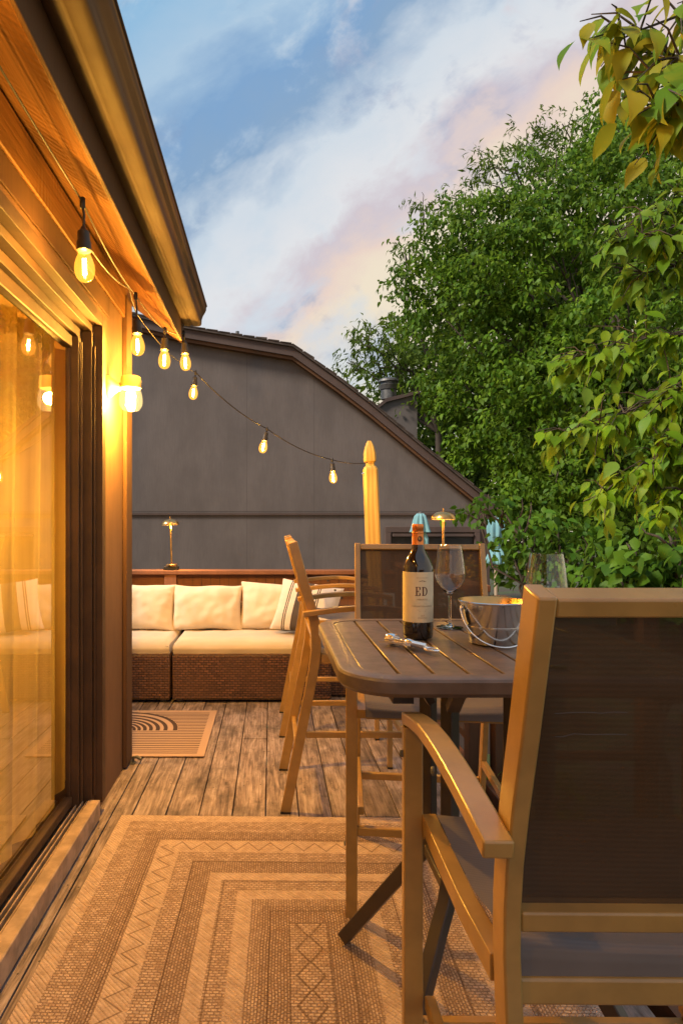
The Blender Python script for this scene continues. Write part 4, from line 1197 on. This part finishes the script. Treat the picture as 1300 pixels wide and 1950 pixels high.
counts.append(crown_tree('broadleaf_tree', 'tall dense green broadleaf tree filling the right behind the house', (6.6, 11.3, -1.3), (6.2, 11.0, 1.6), main, G1, .104, 1, 175, 10, .62, .60, .30, r0=.2, pads=26)[1])
back = [(1070, 235, 14, 44), (1010, 275, 14, 46), (930, 315, 14, 46), (1140, 270, 14, 60), (1210, 250, 14, 60), (1080, 300, 13.8, 50), (880, 375, 14, 40), (1290, 260, 14, 60), (1000, 330, 13.8, 60)]
counts.append(crown_tree('feathery_tree', 'taller tree with narrow leaflets rising over the main crown', (8.2, 14.4, -1.3), (7.8, 14.2, 4.5), back, G2, .17, 2, 70, 11, .25, .26, .30, shape='thin', r0=.16, shell=.7)[1])
lefts = [(690, 640, 15, 34), (735, 650, 15, 38), (660, 690, 15, 24), (720, 700, 15, 36), (770, 690, 15, 44), (800, 385, 15, 22), (770, 470, 15, 26), (760, 520, 15, 24), (730, 745, 15.5, 38), (790, 610, 15, 40), (800, 770, 15.5, 46)]
counts.append(crown_tree('slender_tree', 'slender loose tree with drooping twigs left of the chimney', (4.4, 15.2, -1.3), (4.0, 15.1, 3.4), lefts, G2, .17, 3, 80, 11, .5, .27, .30, shape='thin', r0=.12, shell=.7)[1])
rgw = np.random.default_rng(9); wl_ = []
for i in range(46):
    px = rgw.uniform(740, 1420); py = rgw.uniform(480, 1080); c = P(px, py, rgw.uniform(17, 19)); wl_.append(sprays(rgw, np.array(c), np.array([1.6, 1.2, 1.5]), 130, 8, .26, .6, .5, .6, .4))
me = leaf_mesh(rgw, *cat(wl_), shape='thin'); me.materials.append(G2)
o = bpy.data.objects.new('woods', me); COL.objects.link(o); tag(o, 'mass of dark woodland behind the garden trees', 'woods', kind='stuff')
# hedge bank of shrubs at the foot of the trees
sh1 = [(905, 968, 6.6, 26), (945, 965, 6.5, 36), (985, 985, 6.3, 46), (1010, 1040, 6.2, 50), (1060, 1000, 6.4, 60), (1075, 1075, 6.2, 60), (1010, 1090, 6.6, 40), (1130, 1060, 6.2, 66), (975, 1050, 6.8, 30)]
counts.append(crown_tree('garden_shrub', 'rounded green shrub crowding the corner of the neighbouring wall', (2.9, 6.6, -1.3), (2.85, 6.5, -.4), sh1, G5, .10, 4, 120, 8, .6, .66, .24, r0=.05, cat_='shrub')[1])
sh2 = [(1210, 1050, 4.8, 70), (1290, 1010, 4.7, 80), (1180, 1100, 4.8, 60), (1300, 1100, 4.6, 80), (1370, 1050, 4.6, 80), (1240, 1130, 4.7, 70)]
counts.append(crown_tree('large_leaf_shrub', 'dark shrub with large heart shaped leaves below the near branches', (3.1, 4.9, -1.3), (3.0, 4.85, -.3), sh2, G5, .115, 5, 130, 7, .75, .78, .24, r0=.05, cat_='shrub')[1])

# near tree whose branches reach in from the right
rg = np.random.default_rng(21)
nt = tag(empty('near_tree', (3.2, 3.3, -1.3)), 'young tree at the right edge, bright leaves hanging close to the deck', 'tree')
base = Vector((3.2, 3.3, -1.3))
b = MB(); limb(b, (0, 0, 0), (.05, -.1, 4.6), .085, .05, rg, 9, .02); b.build('trunk', MT['bark'], nt, smooth=60)
b = MB(); lf = []; lfy = []
def branch(start, tip, L, out, r0=.014, step=.05, n_side=4, sub=.36, fr=.25, droop=.9, aspect=.52):
    a, c = Vector(start) - base, Vector(tip) - base
    D = c - a; Ln = D.length
    n = 12; pts = []
    for i in range(n):
        t = i / (n - 1); p = a.lerp(c, t); p.z += math.sin(t * math.pi) * Ln * .10
        if 0 < i < n - 1: p += Vector(rg.normal(size=3)) * .012 * Ln
        pts.append(p)
    b.tube(pts, [r0 * (1 - .8 * i / (n - 1)) for i in range(n)], 6)
    def along_twig(q0, q1, cnt):
        q0, q1 = np.array(q0), np.array(q1); d_ = q1 - q0; ln = np.linalg.norm(d_); d_ = d_ / (ln + 1e-9)
        sd = np.cross(d_, [0, 0, 1]); sd = sd / (np.linalg.norm(sd) + 1e-9)
        for k in range(cnt):
            t = (k + rg.uniform(0, .6)) / cnt; s = 1 if k % 2 else -1
            pos = q0 + (q1 - q0) * t + rg.normal(size=3) * .008
            dr = norm(d_ * .55 + sd * s * .65 + np.array([0, 0, -droop]) + rg.normal(size=3) * .28)
            up = norm(np.array([0, 0, 1.]) + sd * s * .4 + rg.normal(size=3) * .35 + np.array([-.3, -.4, 0]))
            l_ = L * rg.uniform(.6, 1.15)
            out.append((pos, dr, up, l_, l_ * aspect * rg.uniform(.85, 1.15)))
    for i in range(int(fr * n), n - 1):
        p = pts[i]
        for q in range(n_side):
            dv = (D.normalized() * .7 + Vector(rg.normal(size=3)) * .55 + Vector((0, 0, -.15))).normalized() * sub * rg.uniform(.4, 1.0) * (1.1 - .5 * i / n)
            e = p + dv; mid = p + dv * .5 + Vector((0, 0, .03)); b.tube([p, mid, e], [.004, .003, .0015], 5)
            along_twig(p, e, max(3, int(dv.length / step)))
    along_twig(pts[-3], pts[-1] + (pts[-1] - pts[-2]) * .5, 6)
for tp, Z, s in (((1150, 470), 3.4, (2.9, 3.4, 2.75)), ((1215, 415), 3.5, (3.0, 3.5, 2.95)), ((1190, 525), 3.5, (3.0, 3.5, 2.6)), ((1070, 705), 3.5, (2.9, 3.4, 2.2)), ((1050, 850), 3.45, (2.9, 3.3, 1.95)), ((1130, 830), 3.6, (3.0, 3.5, 1.9)), ((1110, 955), 3.4, (2.9, 3.3, 1.7)), ((1210, 900), 3.3, (2.9, 3.3, 1.8)), ((1240, 985), 3.3, (2.9, 3.2, 1.55)), ((1270, 760), 3.2, (3.0, 3.3, 2.1))):
    branch(s, P(tp[0], tp[1], Z), .108, lf, step=.042, n_side=5, sub=.36, fr=.15)
for tp, Z, s in (((1112, 75), 1.95, (2.2, 2.3, 2.95)), ((1185, 150), 1.95, (2.2, 2.3, 2.8)), ((1190, 230), 1.9, (2.2, 2.2, 2.7)), ((1250, 235), 1.85, (2.2, 2.2, 2.6)), ((1260, 130), 1.9, (2.2, 2.3, 2.9)), ((1300, 200), 1.85, (2.2, 2.2, 2.7))):
    branch(s, P(tp[0], tp[1], Z), .118, lfy, r0=.010, step=.065, n_side=4, sub=.26, fr=.2, droop=1.1, aspect=.55)
for q in ((2.2, 2.3, 2.85), (2.2, 2.2, 2.65)): limb(b, (.05, -.1, 4.2), Vector(q) - base, .03, .012, rg, 7, .04)
b.build('branches', MT['bark'], nt, smooth=60)
for lst, nm, mm in ((lf, 'crown', G3), (lfy, 'low_spray', G4)):
    a = [np.array([q[i] for q in lst]) for i in range(5)]
    me = leaf_mesh(rg, *a, shape='fine'); me.materials.append(mm); o = bpy.data.objects.new(nm, me); COL.objects.link(o); o.parent = nt
counts.append(len(lf) + len(lfy))

# flowers by the side railing lamp and greens at the deck edge
fl = tag(empty('flowering_plant', (1.17, 4.02, .12)), 'yellow flowering plant lit by the side railing lamp', 'plant')
b = MB(); rgf = np.random.default_rng(4); tips = []
for i in range(22):
    a = rgf.uniform(0, 6.28); q = Vector((math.cos(a) * rgf.uniform(.03, .16), math.sin(a) * rgf.uniform(.03, .12), .84 + rgf.uniform(-.08, .06)))
    b.tube([(0, 0, 0), (q.x * .3, q.y * .3, .45), q], [.004, .003, .0015], 5); tips.append(q)
b.build('stems', MT['bark'], fl)
pf = []
for q in tips: pf.append(sprays(rgf, np.array(q), np.array([.03, .03, .025]), 5, 6, .022, .02, -.2, .7))
me = leaf_mesh(rgf, *cat(pf), shape='thin'); me.materials.append(leaf_mat('yellow_petal', [(.55, .40, .05), (.70, .55, .08)], .3)); o = bpy.data.objects.new('blossoms', me); COL.objects.link(o); o.parent = fl
pf = [sprays(rgf, np.array((0, 0, .7)), np.array([.12, .10, .18]), 30, 6, .05, .08, .3, .45)]
me = leaf_mesh(rgf, *cat(pf)); me.materials.append(G5); o = bpy.data.objects.new('leaves', me); COL.objects.link(o); o.parent = fl
ed = tag(empty('edging_plant', (1.28, 2.95, -.25)), 'small leafy plant growing up beside the right deck edge', 'plant')
pf = [sprays(rgf, np.array((0, 0, .2)), np.array([.12, .25, .18]), 60, 6, .06, .1, .2, .5)]
me = leaf_mesh(rgf, *cat(pf)); me.materials.append(G5); o = bpy.data.objects.new('leaves', me); COL.objects.link(o); o.parent = ed
b = MB()
for i in range(8): b.tube([(0, 0, -1.05), (rgf.uniform(-.05, .05), rgf.uniform(-.1, .1), 0), (rgf.uniform(-.1, .1), rgf.uniform(-.2, .2), .3)], .004, 5)
b.build('stems', MT['bark'], ed)
print('leaves', counts)

# ------------------------------------------------------------------ lamps, sun and sky
LAMPS.append(((-1.62, 2.3, 1.86), 235.0, .14))
for i, (loc, pw, rad) in enumerate(LAMPS):
    l = bpy.data.lights.new('lamp_light', 'POINT'); l.energy = pw; l.color = (1.0, .56, .10) if pw == 235.0 else WARM if i else (1.0, .49, .065); l.shadow_soft_size = rad
    o = bpy.data.objects.new('lamp_light', l); COL.objects.link(o); o.location = loc
SUN_EL, SUN_AZ = R(40), R(245)
sun = bpy.data.lights.new('sun', 'SUN'); sun.energy = 3.2; sun.angle = R(12); sun.color = (1.0, .86, .70)
so = bpy.data.objects.new('sun', sun); COL.objects.link(so)
sd = Vector((math.sin(SUN_AZ) * math.cos(SUN_EL), math.cos(SUN_AZ) * math.cos(SUN_EL), math.sin(SUN_EL)))
so.rotation_euler = sd.to_track_quat('Z', 'Y').to_euler()

wd = bpy.data.worlds.new('World'); S.world = wd; wd.use_nodes = True
class WM(M):
    def __init__(s): s.nt = wd.node_tree
m = WM(); nt_ = wd.node_tree; bg = nt_.nodes['Background']
sky = m.n('ShaderNodeTexSky', sky_type='NISHITA'); sky.sun_disc = False; sky.sun_elevation = SUN_EL; sky.sun_rotation = SUN_AZ
gen = m.coord('Generated')
x, y, z = m.xyz(gen)
k = y.max(.22)
u, v = x / k, z / k
ang = R(36)
al = u * math.cos(ang) + v * math.sin(ang); ac = v * math.cos(ang) - u * math.sin(ang)
n1 = m.noise(m.vec(al * .9, ac * 1.6, .3), scale=2.5, detail=8, rough=.55, dist=.25) - .5
n2 = m.noise(m.vec(al * 1.0, ac * 1.4, 4.1), scale=6.0, detail=9, rough=.58, dist=.3) - .5
w_ = ac + n1 * .30 + n2 * .17
colr = m.ramp(w_.max(0.0), [(.0, (7.6, 6.7, 5.0)), (.20, (7.6, 6.6, 5.1)), (.26, (7.2, 5.7, 4.9)), (.31, (5.6, 5.0, 5.4)), (.35, (6.6, 6.7, 6.9)), (.44, (5.6, 6.2, 6.8)), (.51, (2.2, 3.4, 5.0)), (.58, (1.9, 3.3, 5.3)), (.66, (3.6, 5.0, 6.4)), (.78, (2.5, 4.4, 6.3)), (1.0, (2.2, 4.1, 6.1))])
pk = (u * .9 + v * .35 - .28 + n2 * .5).step(.0, .45)
n3 = m.noise(m.vec(al * 1.3, ac * 1.7, 9.0), scale=11, detail=8, rough=.6, dist=.3) - .5
puff = (n2 + n1 * .4 + n3 * .5).step(-.02, .24)
colr = m.mix(puff * .66, colr, m.mix(pk, (5.3, 6.1, 6.8), (6.6, 5.3, 5.4)))
colr = m.mix((n1 * -.6 + n2 * .8 - n3 * .5).step(.02, .22) * .62, colr, m.mix(pk, (2.2, 3.2, 4.8), (3.9, 3.9, 5.0)))
back_fill = (y * -1.0).step(-.1, .9)                     # unseen sky behind the camera, set pale and even as added fill light
colr = m.mix(back_fill * .9, colr, (5.8, 5.6, 5.7))
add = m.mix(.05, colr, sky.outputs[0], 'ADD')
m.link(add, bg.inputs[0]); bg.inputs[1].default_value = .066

# ------------------------------------------------------------------ camera and render
cam = bpy.data.cameras.new('camera'); co = bpy.data.objects.new('camera', cam); COL.objects.link(co)
co.location = (0, 0, HC); co.rotation_euler = (R(90), 0, 0)
cam.sensor_fit = 'HORIZONTAL'; cam.sensor_width = 36; cam.lens = 36 * F / 1300
cam.shift_x = (650 - VX) / 1300; cam.shift_y = (HY - 975) / 1300
cam.clip_start = .02; cam.clip_end = 500
S.camera = co
S.view_settings.view_transform = 'Standard'; S.view_settings.look = 'None'; S.view_settings.exposure = 0.78; S.view_settings.gamma = 1
S.render.engine = 'CYCLES'
S.cycles.max_bounces = 10; S.cycles.transparent_max_bounces = 24; S.cycles.diffuse_bounces = 4; S.cycles.glossy_bounces = 4
S.cycles.sample_clamp_indirect = 6; S.cycles.caustics_reflective = False; S.cycles.caustics_refractive = False
S.cycles.use_denoising = True
